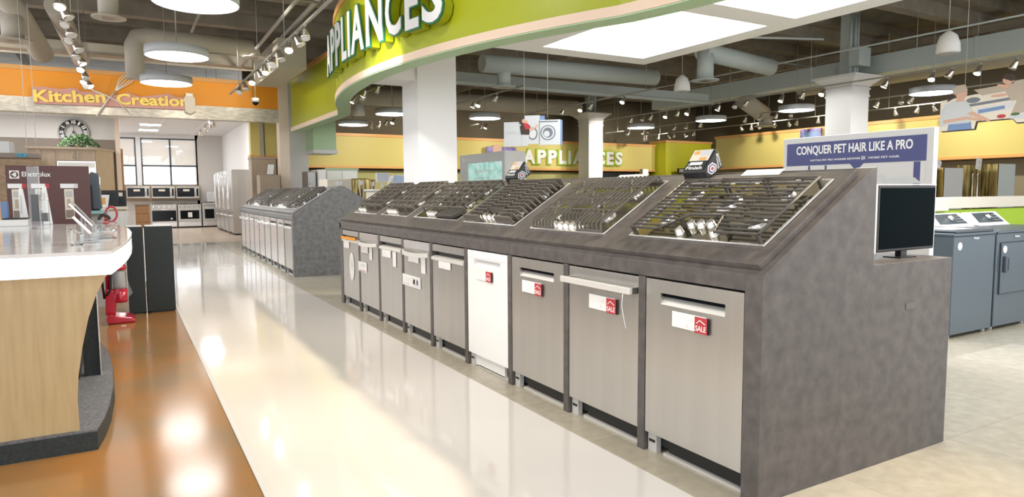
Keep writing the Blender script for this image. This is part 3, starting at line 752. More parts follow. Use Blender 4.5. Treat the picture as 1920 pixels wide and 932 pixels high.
# ------------------------------------------------------------------ things on the island
def detergent(label, s, y, sc=1.0, word='Finish'):
    t = cthing('detergent_pack', label, 'detergent pack', surf_matrix(I1, 0, s, y-I1[1], .0305))
    w, d = .172*sc, .15*sc; hf, hr = .056*sc, .118*sc
    g = MB()
    vs = [(0, 0, 0), (w, 0, 0), (w, d, 0), (0, d, 0), (0, 0, hf), (w, 0, hf), (w, d, hr), (0, d, hr)]
    g.add(vs, [(0, 3, 2, 1), (4, 5, 6, 7), (0, 1, 5, 4), (1, 2, 6, 5), (2, 3, 7, 6), (3, 0, 4, 7)])
    g.build('tub', 'black', t, .012*sc, 4)
    sl = (hr-hf)/d
    def top(u, v, e=.001): return (u*w, v*d, hf+sl*v*d+e)
    p = MB(); ey = Vector((0, d, hr-hf)).normalized(); exx = (1, 0, 0)
    def quad(u0, u1, v0, v1, m, e=.001):
        p.m = m; p.add([top(u0, v0, e), top(u1, v0, e), top(u1, v1, e), top(u0, v1, e)], [(0, 1, 2, 3)])
    quad(.08, .92, .35, .95, 0); quad(.45, .92, .68, .93, 1, .0016); quad(.06, .94, .06, .48, 2, .0012); quad(.5, .8, .50, .62, 3, .0016); quad(.15, .4, .75, .9, 3, .0016)
    quad(.2, .75, .3, .42, 4, .0018)
    pp = p.build('lid_label', ['beige', 'print_white', 'dark_panel', 'orange_trim', 'white'], t)
    q = MB(); text(q, word, top(.14, .1, .002), exx, ey, w*.7, d*.15, .001, .02); text(q, 'ULTIMATE', top(.14, .28, .002), exx, ey, w*.55, d*.09, .001, .01)
    q.build('lettering', 'white', pp)
    # side facing the aisle end: hexagon badge and text
    q = MB(); cy, cz = d*.42, hf*.55
    for rr_, m, e in ((.040*sc, 1, .001), (.031*sc, 2, .002), (.022*sc, 1, .003), (.012*sc, 3, .004)):
        q.m = m; q.prism([(cy+rr_*math.cos(PI/3*i), cz+.008+rr_*.8*math.sin(PI/3*i)) for i in range(6)], w+e-.001, w+e, 'x')
    q.m = 0; text(q, 'QUANTUM', (w+.001, d*.74, hf*.2), (0, .35, .9), (0, -.9, .35), hr*.7, .014, .001, .01)
    text(q, 'ULTIMATE', (w+.001, d*.88, hf*.3), (0, .2, .95), (0, -.95, .2), hr*.6, .010, .001, .01)
    q.build('side_label', ['white', 'ltgray', 'blue', 'red'], t)
    return t
detergent('black dishwasher detergent tub with hexagon badge resting above the nearest cooktop', .705, 2.86, 1.0)
a = at(962, 333, X=2.86)
detergent('smaller black detergent tub resting at the ridge behind the plate grate cooktop', .73, a.y, 1.05)
def paper(label, x0, x1, s0, s1):
    ya = at(x0, 325, X=2.84).y; yb = at(x1, 325, X=2.84).y
    t = cthing('paper_sheet', label, 'paper', surf_matrix(I1, 0, s0, ya-I1[1], .0305))
    MB().box(0, ya-yb, 0, s1-s0, 0, .002).build('sheet', 'white', t)
    MB().box((ya-yb)*.7, (ya-yb)*.97, .01, (s1-s0)*.9, .002, .003).build('printing', 'beige', t)
paper('white paper sheet lying on the ridge right of the large detergent tub', 1395, 1466, .745, .80)
paper('white paper sheet lying on the ridge behind the comb grate cooktop', 1158, 1212, .745, .80)
paper('white paper sheet lying on the ridge between the far cooktops', 897, 932, .745, .79)
# television on the back shelf
t = thing('television', 'black flat television on a small foot on the island back shelf', 'television', (3.145, 1.94, .95))
MB().box(0, .497, 0, .045, .035, .36).build('casing', 'black', t, .006)
MB().box(.018, .485, -.002, .002, .05, .348).build('screen', 'tv', t)
MB().box(-.03, -.002, .0, .05, .03, .365).build('side_bracket', 'ltgray', t, .003)
MB().box(-.03, .5, .0, .05, .362, .367).build('top_strip', 'white', t)
MB().box(.215, .265, .005, .035, 0, .04).build('foot', 'black', t); MB().box(.17, .31, -.02, .07, 0, .006).build('foot_plate', 'black', t)
tg = MB().box(0, .08, 0, .002, 0, .03).build('wall_socket', 'iron2'); tg.location = (3.2, 1.8175, .72)
tag(tg, 'small dark outlet cover on the near end panel of the island', 'outlet')

# ================================================================== WASHERS AND HALF WALL (right)
hw = thing('half_wall', 'lime green half wall with cream cap behind the grey washers', 'half wall', (7.05, 3.86, 0))
MB().box(0, 5.5, 0, .14, 0, 1.07).build('wall_body', 'green_wall', hw)
MB().box(-.05, .36, -.05, .19, 1.065, 1.195).build('cap_end', 'cream', hw, .01)
MB().box(.36, 5.5, -.02, .16, 1.09, 1.205).build('cap', 'beige', hw)
def washer(label, x, kind):
    t = thing('washing_machine' if kind == 'washer' else 'clothes_dryer', label, 'washer' if kind == 'washer' else 'dryer', (x, 3.09, 0), 0)
    w = .69
    MB().box(0, w, 0, .66, .03, .885).build('cabinet', 'washer', t, .008)
    g = MB()
    for fx, fy in ((.05, .05), (w-.05, .05), (.05, .6), (w-.05, .6)): g.lathe([(.02, 0), (.02, .03)], (fx, fy, 0), 12)
    g.build('feet', 'ltgray', t)
    MB().box(-.003, w+.003, -.008, .62, .885, .912).build('top_panel', 'washer', t, .008, 3)
    # console
    pr = [(.50, .912), (.70, .912), (.70, 1.045), (.66, 1.05), (.53, .93)]
    g = MB(); g.prism([(y, z) for y, z in pr], .03, w-.03, 'x'); c = g.build('console', 'white', t, .012, 3)
    def cp(x_, v, e=.003): y = .535+v*(.655-.535); z = .933+v*(1.045-.933); return (x_, y-e*.7, z+e*.7)
    g = MB(); g.add([cp(.09, .08), cp(w-.09, .08), cp(w-.13, .92), cp(.13, .92)], [(0, 1, 2, 3)]); g.build('control_face', 'console', c)
    kx = w*.5 if kind != 'washer' else w*.28
    g = MB(); g.tube([cp(kx, .5, .003), cp(kx, .5, .03)], .032, 20); g.tube([cp(kx, .5, .03), cp(kx, .5, .045)], [.026, .02], 20); g.build('knob', 'chrome', c)
    g = MB()
    for i in range(5):
        for j in range(3): a_ = cp(w*.62+i*.028, .25+j*.22, .006); g.box(a_[0], a_[0]+.014, a_[1], a_[1]+.001, a_[2], a_[2]+.004)
    g.build('control_marks', 'white', c)
    if kind == 'washer':
        MB().box(.03, w-.03, .0, .50, .9125, .935).build('lid', 'gray_dk', t, .008, 3)
        g = MB(); g.box(.12, .5, .1, .35, .936, .938); g.build('lid_leaflet', 'ltgray', t)
    else:
        g = MB(); d = g.box(.06, w-.02, -.018, .0, .33, .80).build('door', 'washer', t, .02, 4)
        MB().box(.055, w-.015, -.004, .002, .325, .805).build('door_seam', 'black', t, .02, 4)
        MB().box(.085, .135, -.045, -.018, .53, .68).build('handle', 'gray_dk', d, .008, 3)
        MB().box(.12, .132, -.047, -.044, .55, .66).build('handle_slot', 'black', d)
    g = MB(); text(g, 'Whirlpool', (.30, -.009, .85 if kind == 'washer' else .84), XF, UP, .09, .022, .001, .01); g.build('lettering', 'white', t)
    g = MB(); g.lathe([(.034, -.022), (.034, -.019)], (0, 0, 0), 24, 'y')
    if kind == 'washer': g = MB(); g.lathe([(.034, -.002), (.034, 0)], (0, 0, 0), 24, 'y')
    o = g.build('round_sticker', 'white', t); o.location = (.10 if kind == 'washer' else .105, 0, .80 if kind == 'washer' else .74)
    return t
washer('dark grey top loading washer with open black lid edge and white sticker, nearest the island', 6.11, 'washer')
washer('dark grey dryer with big front door and black pull handle at the right edge', 6.835, 'dryer')
washer('grey dryer mostly outside the frame, only its console corner showing', 7.56, 'dryer')
# ------------------------------------------------------------------ refrigerators behind the half wall
def fridge(label, x, y, col, w=.8, h=1.72, face='x', grp='refrigerators behind the half wall', rz=0):
    t = thing('refrigerator', label, 'refrigerator', (x, y, 0), rz, grp)
    MB().box(.06, .76, 0, w, .02, h).build('cabinet', col, t, .005)
    for k, (y0, y1) in enumerate(((0, w/2-.004), (w/2+.004, w))):
        d = MB().box(0, .055, y0, y1, .62, h).build('door', 'gold' if grp.startswith('ref') and col != 'steel' else 'steel', t, .006)
        yy = w/2-.05 if k == 0 else w/2+.05
        g = MB(); g.tube([(0, yy, .75), (-.05, yy, .78), (-.05, yy, 1.60), (0, yy, 1.63)], .012, 8); g.build('handle', 'steel_bright', d)
    d = MB().box(0, .055, 0, w, .05, .61).build('freezer_drawer', 'steel', t, .006)
    g = MB(); g.tube([(0, .1, .52), (-.05, .1, .52), (-.05, w-.1, .52), (0, w-.1, .52)], .012, 8); g.build('handle', 'steel_bright', d)
    return t
fridge('grey sided refrigerator with golden reflecting doors left of two behind the half wall', 14.3, 7.5, 'ltgray')
fridge('blue grey sided refrigerator at the right edge behind the half wall', 16.0, 7.3, 'duct_b', h=1.82)
fridge('refrigerator with reflecting doors just right of the pet hair sign', 13.3, 7.7, 'gold', h=1.70)
def tag_card(label, x, y, z, w, h, tilt=0):
    o = MB().box(0, w, 0, .005, 0, h).build('price_sign', 'white'); o.location = (x, y, z); o.rotation_euler = (0, tilt, 0)
    tag(o, label, 'price sign')
    g = MB(); text(g, '$', (w*.3, -.002, h*.55), XF, UP, w*.4, h*.25, .001, .01); g.box(w*.2, w*.8, -.002, -.001, h*.2, h*.24); g.build('printing', 'gray', o)
a = at(1829, 317, Y=7.6); tag_card('upright white price sign on top of the grey sided refrigerator', a.x, 7.6, 1.721, .22, .24, .15)
a = at(1755, 317, Y=7.8); tag_card('leaning white price sign right of the pet hair sign', a.x, 7.8, 1.701, .14, .22, .35)
# ------------------------------------------------------------------ CONQUER PET HAIR sign
sg = thing('display_sign', 'blue and white floor sign reading CONQUER PET HAIR LIKE A PRO', 'sign', (5.2, 2.80, 0))
MB().box(0, .06, 0, 1.31, 0, 1.75).build('sign_case', 'ltgray', sg, .004)
g = MB(); g.box(-.004, 0, .05, 1.27, 1.505, 1.70); g.prism([(.66, 1.506), (.60, 1.44), (.54, 1.506)], -.004, 0, 'x'); p = g.build('header_band', 'blue', sg)
g = MB(); text(g, 'CONQUER PET HAIR LIKE A PRO', (-.0045, 1.17, 1.585), XM, UP, 1.02, .088, .002, .022)
text(g, 'MAYTAG PET PRO WASHER REMOVES', (-.0045, 1.03, 1.538), XM, UP, .46, .016, .001, .01)
text(g, '5X', (-.0045, .56, 1.534), XM, UP, .035, .028, .001, .02); text(g, 'MORE PET HAIR', (-.0045, .50, 1.538), XM, UP, .25, .016, .001, .01)
g.build('lettering', 'white', p)
pic = MB(); pic.m = 0; pic.box(-.003, 0, .05, 1.27, .9, 1.50)
pic.m = 1
for y in (.87, 1.03): pic.box(-.0036, -.003, y, y+.02, .9, 1.50)
pic.box(-.0036, -.003, .09, .14, 1.3, 1.50)
def pnt(y, z, pts, m, e, sx=1, sz=1): pic.m = m; pic.prism([(y+a_*sx, z+b_*sz) for a_, b_ in pts], -.003-e, -.003, 'x')
circ = [(math.cos(2*PI*i/16), math.sin(2*PI*i/16)) for i in range(16)]
for y, z, s_ in ((.855, 1.40, 1), (.50, 1.395, 1.15)):
    pnt(y, z-.02, circ, 2, .001, .038*s_, .055*s_); pnt(y, z+.025, circ, 1, .0016, .042*s_, .03*s_); pnt(y, z+.038, circ, 3, .002, .018*s_, .01*s_)
    pnt(y, z-.17, [(-1, -1), (1, -1), (.75, .6), (.3, 1), (-.3, 1), (-.75, .6)], 1, .0008, .09*s_, .10*s_)
pnt(.23, 1.36, [(-1.2, -.5), (1.2, -.5), (1.1, .1), (.6, .5), (-.2, .7), (-.8, .4)], 3, .001, .13, .05)
pnt(.38, 1.385, circ, 3, .0014, .035, .03)
pic.build('printed_picture', ['ltgray', 'blue', 'skin', 'print_white'], sg)
# ------------------------------------------------------------------ hanging posters
def poster_frame(name, label, o, ex, w, h, mats, drops, top):
    ang = math.atan2(ex[1], ex[0])
    t = thing(name, label, 'poster', o, ang)
    for x in drops: MB().tube([(x, .02, h*.9), (x, .02, top-o[2])], .004, 6).build('hanging_wire', 'rod', t)
    return t
# washers poster, local x = reading direction, looks to -y
a = at(945, 272, Y=8.8); b2 = at(1054, 271, Y=8.2); exv = (b2-a); wq = exv.length
t = poster_frame('hanging_poster', 'hanging cut out poster of a woman with a baby at two front loading washers', (a.x, a.y, a.z-.02), (exv.x, exv.y), wq, .45, None, (wq*.35, wq*.75), 5.0)
P = MB(); HH = .44
def q2(g, x0, x1, z0, z1, m, y): g.m = m; g.box(x0*wq, x1*wq, y, .03, z0*HH, z1*HH)
def pg(g, pts, m, y): g.m = m; g.prism([(x*wq, z*HH) for x, z in pts], y, .0, 'y')
def ell(cx, cz, rx, rz, n=24): return [(cx+rx*math.cos(2*PI*i/n), cz+rz*math.sin(2*PI*i/n)) for i in range(n)]
q2(P, 0, .36, 0, .80, 0, 0); q2(P, .36, .62, .06, 1.0, 0, 0); q2(P, .60, .97, .02, .84, 0, 0); q2(P, .97, 1.0, .02, .82, 2, 0)
q2(P, .62, .70, .84, .98, 2, .004)
pg(P, ell(.50, .40, .085, .21), 1, -.002); pg(P, ell(.50, .40, .062, .16), 3, -.003); pg(P, ell(.76, .42, .13, .25), 1, -.002); pg(P, ell(.76, .42, .11, .215), 0, -.003)
pg(P, ell(.76, .42, .085, .17), 1, -.004); pg(P, ell(.74, .38, .05, .10), 0, -.005)
q2(P, .62, .93, .76, .80, 1, -.001); q2(P, .615, .62, .02, .84, 1, -.001)
pg(P, ell(.13, .46, .12, .06), 3, -.002); pg(P, ell(.13, .46, .108, .048), 0, -.003)
pg(P, [(.30, 0), (.42, 0), (.44, .4), (.32, .4)], 0, -.004); pg(P, [(.30, .38), (.44, .36), (.46, .66), (.36, .74), (.28, .66)], 4, -.006)
pg(P, ell(.315, .83, .05, .13), 4, -.006); pg(P, ell(.345, .82, .028, .07), 5, -.007); pg(P, [(.36, .80), (.44, .70), (.46, .56), (.38, .54), (.34, .7)], 6, -.008); pg(P, ell(.385, .80, .028, .06), 5, -.009)
pg(P, [(.44, .56), (.54, .62), (.57, .70), (.60, .69), (.56, .58), (.45, .48)], 5, -.0095)
P.build('printed_board', ['print_white', 'print_gray', 'blue2', 'ltgray', 'hair', 'skin', 'red_tag'], t)
g = MB(); text(g, 'Whirlpool', (.06*wq, -.004, .435*HH), XF, UP, .14*wq, .05*HH, .001); g.build('lettering', 'gray', t)
# kitchen poster
t = thing('hanging_poster', 'hanging cut out poster of a couple cooking at a range, upper right', 'poster', (10.0, 5.32, 2.10), -PI/2)
for x in (.3, 1.2): MB().tube([(x, .02, .55), (x, .02, 3.0)], .004, 6).build('hanging_wire', 'rod', t)
P = MB(); wq, HH = 1.75, .62
pg2 = lambda pts, m, y: pg(P, pts, m, y)
P.m = 0; P.prism([(0, 0), (.45, 0), (.47, .10), (.9, .10), (.95, .04), (wq, .04), (wq, .5), (.95, .5), (.6, .46), (.45, .46), (0, .42)], 0, .03, 'y')
P.m = 7; P.prism([(.03, -.015), (.46, -.015), (.48, .085), (.9, .085), (.95, .025), (wq, .025), (wq, .04), (.95, .04), (.9, .10), (.47, .10), (.45, 0), (.03, 0)], .0, .03, 'y')
pg2([(.26, .30), (.52, .36), (.52, .50), (.26, .44)], 1, -.002); pg2([(.28, .32), (.46, .37), (.46, .44), (.28, .40)], 5, -.003)
pg2([(.20, .48), (.50, .54), (.50, .60), (.20, .54)], 2, -.002); pg2(ell(.24, .62, .05, .06), 2, -.003); pg2(ell(.42, .66, .06, .03), 6, -.003)
pg2([(.30, .70), (.50, .74), (.50, .88), (.24, .84)], 3, -.001)
# woman
pg2([(.06, 0), (.24, 0), (.23, .16), (.07, .16)], 5, -.004); pg2([(0, .1), (.05, .12), (.08, .45), (.16, .60), (.01, .50)], 4, -.006)
pg2([(.04, .14), (.22, .14), (.24, .40), (.20, .60), (.12, .66), (.03, .58), (.01, .35)], 4, -.005)
pg2([(.12, .62), (.18, .62), (.17, .70), (.12, .70)], 6, -.006); pg2(ell(.155, .78, .042, .11), 6, -.007); pg2([(.10, .78), (.20, .84), (.18, .98), (.12, .98), (.085, .88)], 3, -.008); pg2([(.10, .84), (.11, .72), (.05, .64), (.07, .78)], 7, -.0075)
pg2([(.03, .17), (.20, .22), (.30, .16), (.31, .20), (.20, .28), (.03, .24)], 6, -.009); pg2([(.20, .34), (.33, .16), (.36, .12), (.37, .16), (.24, .38)], 6, -.0095)
# man
pg2([(.50, .22), (.66, .30), (.68, .55), (.54, .55)], 3, -.004); pg2([(.50, .52), (.66, .52), (.68, .74), (.60, .94), (.52, .92), (.46, .72)], 8, -.005); pg2([(.60, .92), (.68, .72), (.66, .56), (.71, .58), (.72, .76), (.64, .93)], 4, -.006)
pg2(ell(.475, .96, .038, .09), 6, -.006); pg2([(.44, 1.0), (.50, .92), (.53, .98), (.50, 1.08), (.45, 1.08)], 7, -.007); pg2([(.47, .78), (.40, .86), (.41, .90), (.50, .84)], 6, -.008)
pg2([(.68, .50), (1.0, .52), (1.0, .66), (.68, .64)], 1, -.004); pg2(ell(.72, .26, .08, .08), 6, -.004); pg2(ell(.60, .18, .12, .05), 4, -.0035); pg2(ell(.44, .22, .03, .04), 9, -.0045); pg2(ell(.53, .24, .03, .03), 10, -.0045)
P.build('printed_board', ['beige', 'ltgray', 'print_gray', 'khaki', 'print_white', 'blue2', 'skin', 'hair', 'khaki', 'red_tag', 'leaf'], t)
g = MB(); text(g, 'MAYTAG', (.70*wq, -.006, .54*HH), XF, UP, .28*wq, .08*HH, .001, .02); g.build('lettering', 'white', t)

# ================================================================== LEFT COUNTER
ct = thing('service_counter', 'curved white topped counter with maple side panel and dark plinth, left', 'counter', (0, 0, 0))
edge = [(-.066, 3.90), (-.025, 4.28), (.012, 4.75), (.036, 5.25), (.044, 5.8), (.03, 6.4), (-.005, 6.95), (-.09, 7.4), (-.3, 7.7), (-.6, 7.85)]
top = [(-1.9, 3.95)]+edge+[(-1.9, 8.0)]
MB().prism(top, .995, 1.012).build('countertop', 'solid', ct, .003)
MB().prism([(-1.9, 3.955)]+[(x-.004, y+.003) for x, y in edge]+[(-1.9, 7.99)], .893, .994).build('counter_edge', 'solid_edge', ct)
pan = [(-1.9, .104), (-.247, .104), (-.249, .25), (-.238, .38), (-.215, .52), (-.181, .67), (-.14, .79), (-.088, .892), (-1.9, .892)]
MB().prism(pan, 3.97, 4.0, 'y').build('side_panel', 'maple', ct)
base = [(-1.9, 3.945), (-.170, 3.94), (-.140, 4.15), (-.118, 4.42), (-.105, 4.85), (-.113, 5.3), (-.15, 5.9), (-.25, 6.6), (-.5, 7.3), (-1.9, 7.4)]
MB().prism([(x-.004, y+.004) for x, y in base], .095, .105).build('plinth_top', 'carpet', ct)
MB().prism(base, 0, .095).build('plinth', 'dark_panel', ct)
MB().box(-1.7, -.30, 5.1, 7.2, .105, .892).build('cupboard', 'black', ct)
MB().box(-.275, -.185, 5.16, 5.22, .105, .893).build('upright', 'dark_panel', ct)
MB().box(-.183, -.178, 5.14, 5.24, .105, .893).build('upright_edge', 'steel_bright', ct, label='bright metal edge strip')
# things on the counter
def acrylic_post(label, x0, x1, ytop, ybot, Y, cat='display stand'):
    a = at(x0, ybot, Y=Y); b2 = at(x1, ytop, Y=Y); w = b2.x-a.x
    t = thing('acrylic_post', label, cat, (a.x, Y, 1.012))
    MB().box(0, w, 0, w*.8, 0, b2.z-1.012).build('post', 'acrylic', t, .003)
    MB().box(w*.15, w*.85, w*.8, w*.8+.003, .06, (b2.z-1.012)*.55).build('insert_card', 'ltgray', t)
    return t
acrylic_post('tall clear acrylic post standing on the white counter', 57, 71, 312, 432, 6.9)
acrylic_post('short clear acrylic block beside the tall acrylic post', 76, 90, 375, 432, 6.8)
# tilted handset / tablet on acrylic stands
def tilted(name, label, cat, p0, p1, Y, wid, th, mats, foot):
    a = at(*p0, Y=Y); b2 = at(*p1, Y=Y)
    t = thing(name, label, cat, (b2.x, Y, 1.012))
    A = Vector((a.x-b2.x, 0, a.z-1.012)); B = Vector((0, 0, b2.z-1.012)); d = (A-B).normalized(); nn = Vector((-d.z, 0, d.x))
    g = MB()
    for k in (-1, 1): pass
    vs = []
    for e in (B, A):
        for yy in (0, wid):
            for o_ in (0, th): vs.append(tuple(e+Vector((0, yy, 0))-nn*o_))
    g.add(vs, [(0, 1, 3, 2), (4, 6, 7, 5), (0, 4, 5, 1), (2, 3, 7, 6), (0, 2, 6, 4), (1, 5, 7, 3)])
    g.build(mats[0], mats[1], t, .003)
    g = MB(); g.prism([(A.x*.45, 0), (A.x*.45+.012, 0), (A.x*.5+.012, (A.z+B.z)*.47), (A.x*.5, (A.z+B.z)*.47)], .01, .02, 'y')
    g.prism([(A.x*.6, 0), (foot, 0), (foot, .012), (A.x*.6, .012)], 0, wid, 'y')
    g.prism([(0, .0), (foot, 0), (foot*.6, .06), (0, B.z+.01)], wid-.012, wid-.004, 'y')
    g.build('acrylic_foot', 'acrylic', t)
    return t
tilted('tilted_tablet', 'white edged tablet tilted on a clear stand at the counter end', 'tablet', (134, 408), (168, 440), 4.6, .07, .012, ('tablet', 'white'), .05)
tilted('tilted_handset', 'chrome handset tilted on a clear stand behind the white tablet', 'handset', (127, 383), (172, 425), 4.95, .03, .012, ('handset', 'steel_bright'), .06)
tilted('tilted_handset', 'second chrome handset tilted just behind the first one', 'handset', (133, 379), (178, 424), 5.15, .03, .010, ('handset', 'steel_dark'), .06)
def acr_box(label, x0, x1, y0, y1, Y, d=.12):
    a = at(x0, y1, Y=Y); b2 = at(x1, y0, Y=Y)
    t = thing('acrylic_stand', label, 'display stand', (a.x, Y, 1.012)); w = b2.x-a.x; h = max(.03, b2.z-1.012)
    g = MB(); g.box(0, .006, 0, d, 0, h); g.box(w-.006, w, 0, d, 0, h*.7); g.box(0, w, 0, d, 0, .006); g.prism([(0, h), (w, h*.7), (w, h*.7-.006), (0, h-.006)], 0, d, 'y')
    g.build('bent_panel', 'acrylic', t)
    g = MB()
    for i in range(4): g.box(w*.3, w*.8, d*.2*i+.01, d*.2*i+.014, .0065, .02)
    g.build('slots', 'gray', t)
acr_box('clear acrylic stand with slots at the rounded end of the counter', 184, 216, 426, 455, 5.0)
acr_box('small clear acrylic stand below the tilted tablet', 134, 152, 428, 462, 4.45, .08)
acr_box('clear acrylic tray near the red vacuum handle', 178, 218, 412, 428, 6.2)
# back row of the counter
a = at(2, 421, Y=7.6)
t = thing('flat_scanner', 'low white box with black lid on the far left of the counter', 'device', (a.x, 7.5, 1.012))
MB().box(0, .21, 0, .3, 0, .06).build('body', 'white', t, .006); MB().box(.02, .20, .01, .28, .06, .072).build('lid', 'black', t, .003)
for i, (px, pw, py) in enumerate(((38, 50, 352), (82, 93, 347))):
    a = at(px, 421, Y=7.75); b2 = at(pw, py, Y=7.75)
    t = thing('stick_vacuum', ['white stick vacuum standing in front of the brown board, left one', 'white stick vacuum standing in front of the brown board, right one'][i], 'vacuum', (a.x, 7.75, 1.012))
    h = b2.z-1.012; w = .06
    MB().prism([(0, 0), (w*1.2, 0), (w*.6, h*.95), (w*.4, h), (w*.15, h), (w*.05, h*.9)], 0, .04, 'y').build('body', 'white', t, .008)
    MB().box(w*.15, w*.4, -.003, 0, h*.3, h*.8).build('trim_strip', 'ltgray', t)
a = at(5, 410, Y=7.8)
t = thing('book_box', 'small blue and orange box at the left edge of the counter', 'box', (at(3, 420, Y=7.8).x, 7.8, 1.012))
MB().box(0, .05, 0, .1, 0, .22).build('carton', 'blue2', t); MB().box(-.02, .0, 0, .1, 0, .225).build('side_panel', 'orange_trim', t)
# brown brand board
t = thing('brand_board', 'dark brown display board with white brand lettering behind the white counter', 'board', (-.985, 8.2, 0))
MB().box(0, .69, 0, .08, 0, 1.583).build('board', 'brown', t, .003)
g = MB(); text(g, 'Electrolux', (.13, -.001, 1.475), XF, UP, .235, .048, .002, .015)
g.build('lettering', 'white', t)
g = MB(); g.m = 0; g.box(.03, .108, -.002, 0, 1.455, 1.533); g.m = 1; g.lathe([(.033, -.003), (.033, -.002)], (.069, 0, 1.494), 24, 'y')
g.m = 0; g.prism([(.045, 1.494), (.085, 1.518), (.085, 1.470)], -.004, -.003, 'y'); g.prism([(.066, 1.46), (.070, 1.46), (.070, 1.528), (.066, 1.528)], -.0045, -.003, 'y')
g.build('logo', ['white', 'brown'], t)
for i, (x0, m2) in enumerate(((.01, 'red_tag'), (.20, 'red_tag'), (.44, 'ltgray'))):
    c = MB().box(x0, x0+.15, -.004, 0, 1.36, 1.405).build('price_strip', 'white', t)
    MB().box(x0+.115, x0+.15, -.006, -.004, 1.36, 1.405).build('sale_sticker', m2, c)
    q = MB(); x1 = x0+.03; q.m = 0; q.box(x1, x1+.08, -.004, 0, 1.05, 1.35); q.m = 1; q.box(x1+.005, x1+.075, -.005, -.004, 1.06, 1.14); q.m = 2; q.box(x1+.01, x1+.07, -.005, -.004, 1.27, 1.33); q.m = 3; q.box(x1+.02, x1+.05, -.005, -.004, 1.16, 1.25)
    q.build('photo_card', ['beige', 'taupe', 'gray', 'khaki'], t)
# monitor, teal tray
t = thing('computer_monitor', 'dark grey monitor seen edge on at the desk behind the counter', 'monitor', (-.42, 9.0, 0))
MB().prism([(.02, 1.13), (.20, 1.13), (.185, 1.53), (.12, 1.55), (.03, 1.45), (.015, 1.40)], .0, .5, 'y').build('casing', 'gray_dk', t, .006)
MB().prism([(.10, 1.13), (.125, 1.13), (.12, 1.40), (.105, 1.40)], -.005, 0, 'y').build('vent_slot', 'black', t)
MB().box(.186, .192, .02, .48, 1.16, 1.50).build('screen', 'black_gloss', t)
MB().box(.02, .18, .1, .4, 1.11, 1.13).build('base', 'gray_dk', t)
t = thing('checkout_desk', 'teal topped desk behind the counter carrying the dark monitor', 'desk', (-.66, 8.95, 0))
MB().box(0, .50, 0, .7, 1.075, 1.11).build('desk_top', 'teal', t, .004); MB().box(.05, .45, .1, .6, 0, 1.075).build('pedestal', 'gray', t)
g = MB(); g.box(.04, .22, -.004, 0, 1.085, 1.095); g.build('grille', 'black', t)
a = at(190, 392, Y=9.0)
# black display panels
for i, (x0, x1, lb) in enumerate(((.0, .165, 'narrow dark green black display panel beside the red vacuum'), (.178, .452, 'wide dark display panel at the edge of the stained floor'))):
    t = thing('partition', lb, 'panel', (x0, 8.29, 0))
    MB().box(0, x1-x0, 0, .3, .012, .945).build('panel_body', 'dark_panel', t, .006)
    MB().box(.01, x1-x0-.01, .0, .3, .945, .952).build('top_edge', 'ltgray', t); MB().box(.03, x1-x0-.03, .02, .28, 0, .012).build('base', 'black', t)
    if i: MB().box(-.008, -.003, .0, .02, .35, .93).build('edge_strip', 'steel_bright', t)
# ------------------------------------------------------------------ red upright vacuum
v = thing('upright_vacuum', 'red upright vacuum with clear dust bin and looped handle beside the counter', 'vacuum', (-.12, 7.9, 0))
g = MB(); g.prism([(-.07, .0), (.17, .0), (.175, .03), (.14, .055), (.03, .075), (-.05, .085), (-.075, .05)], -.15, .15, 'y'); g.build('floor_head', 'red', v, .018, 4)
g = MB(); g.lathe([(.04, .0), (.04, .06)], (0, 0, 0), 16, 'y')
o = g.build('brush_motor', 'red', v); o.location = (-.04, -.20, .06)
g = MB(); g.prism([(-.09, .08), (.0, .08), (.02, .25), (.0, .33), (-.08, .35)], -.06, .06, 'y'); g.build('lower_body', 'red', v, .012, 3)
g = MB(); g.tube([(-.055, 0, .3), (-.055, 0, .98)], .022, 10); g.build('spine', 'red', v)
g = MB(); g.lathe([(.062, .20), (.068, .23), (.07, .34)], (.045, -.01, 0), 24); g.build('motor_housing', 'red', v)
g = MB(); g.lathe([(.058, .34), (.066, .36), (.066, .50), (.062, .53)], (.045, -.01, 0), 24); bn = g.build('dust_bin', 'acrylic', v)
g = MB(); g.lathe([(.03, .345), (.04, .36), (.035, .50), (.02, .52)], (.045, -.01, 0), 16); g.build('cyclone_core', 'ltgray', bn)
g = MB(); g.lathe([(.066, .53), (.068, .56), (.055, .585), (.03, .60), (.01, .615)], (.045, -.01, 0), 24); g.build('bin_lid', 'red', v)
g = MB(); g.tube([(-.09, -.05, .25), (-.11, -.05, .5), (-.10, -.05, .75), (-.02, -.05, .60), (-.03, -.06, .35), (-.07, -.06, .28)], .011, 8); g.build('hose', 'black', v)
a = at(208, 402, Y=7.9); cx, cz = a.x+.12, a.z
g = MB(); pts = []
for i in range(20):
    th = 2*PI*i/20; pts.append((cx+.05*math.cos(th)+.012*math.sin(th), 0, cz+.075*math.sin(th)-.01*math.cos(th)))
g.tube(pts, .010, 8, closed=True); g.build('handle_loop', 'red', v)
g = MB(); g.tube([(-.055, 0, .95), (-.03, 0, cz-.06), (cx-.02, 0, cz-.07)], .026, 10); g.build('handle_neck', 'red', v)
g = MB(); pts = [(cx-.06+.045*math.cos(t_), -.03, cz-.05+.045*math.sin(t_)) for t_ in [PI*i/8 for i in range(9)]]
g.tube(pts, .014, 8); g.build('hose_bend', 'black', v)
t = MB().prism([(0, 0), (.05, .06), (.02, .16), (-.01, .28), (-.02, .1)], 0, .003, 'y').build('plastic_bag', 'acrylic'); t.location = (-.01, 8.1, .2); tag(t, 'piece of clear plastic hanging behind the red vacuum bin', 'plastic')
t = MB().box(-.02, .02, -.01, .01, 0, .004).build('paper_scrap', 'white'); t.location = (*at(232, 611, Z=0)[:2], 0); tag(t, 'tiny white scrap on the stained floor by the vacuum', 'scrap')

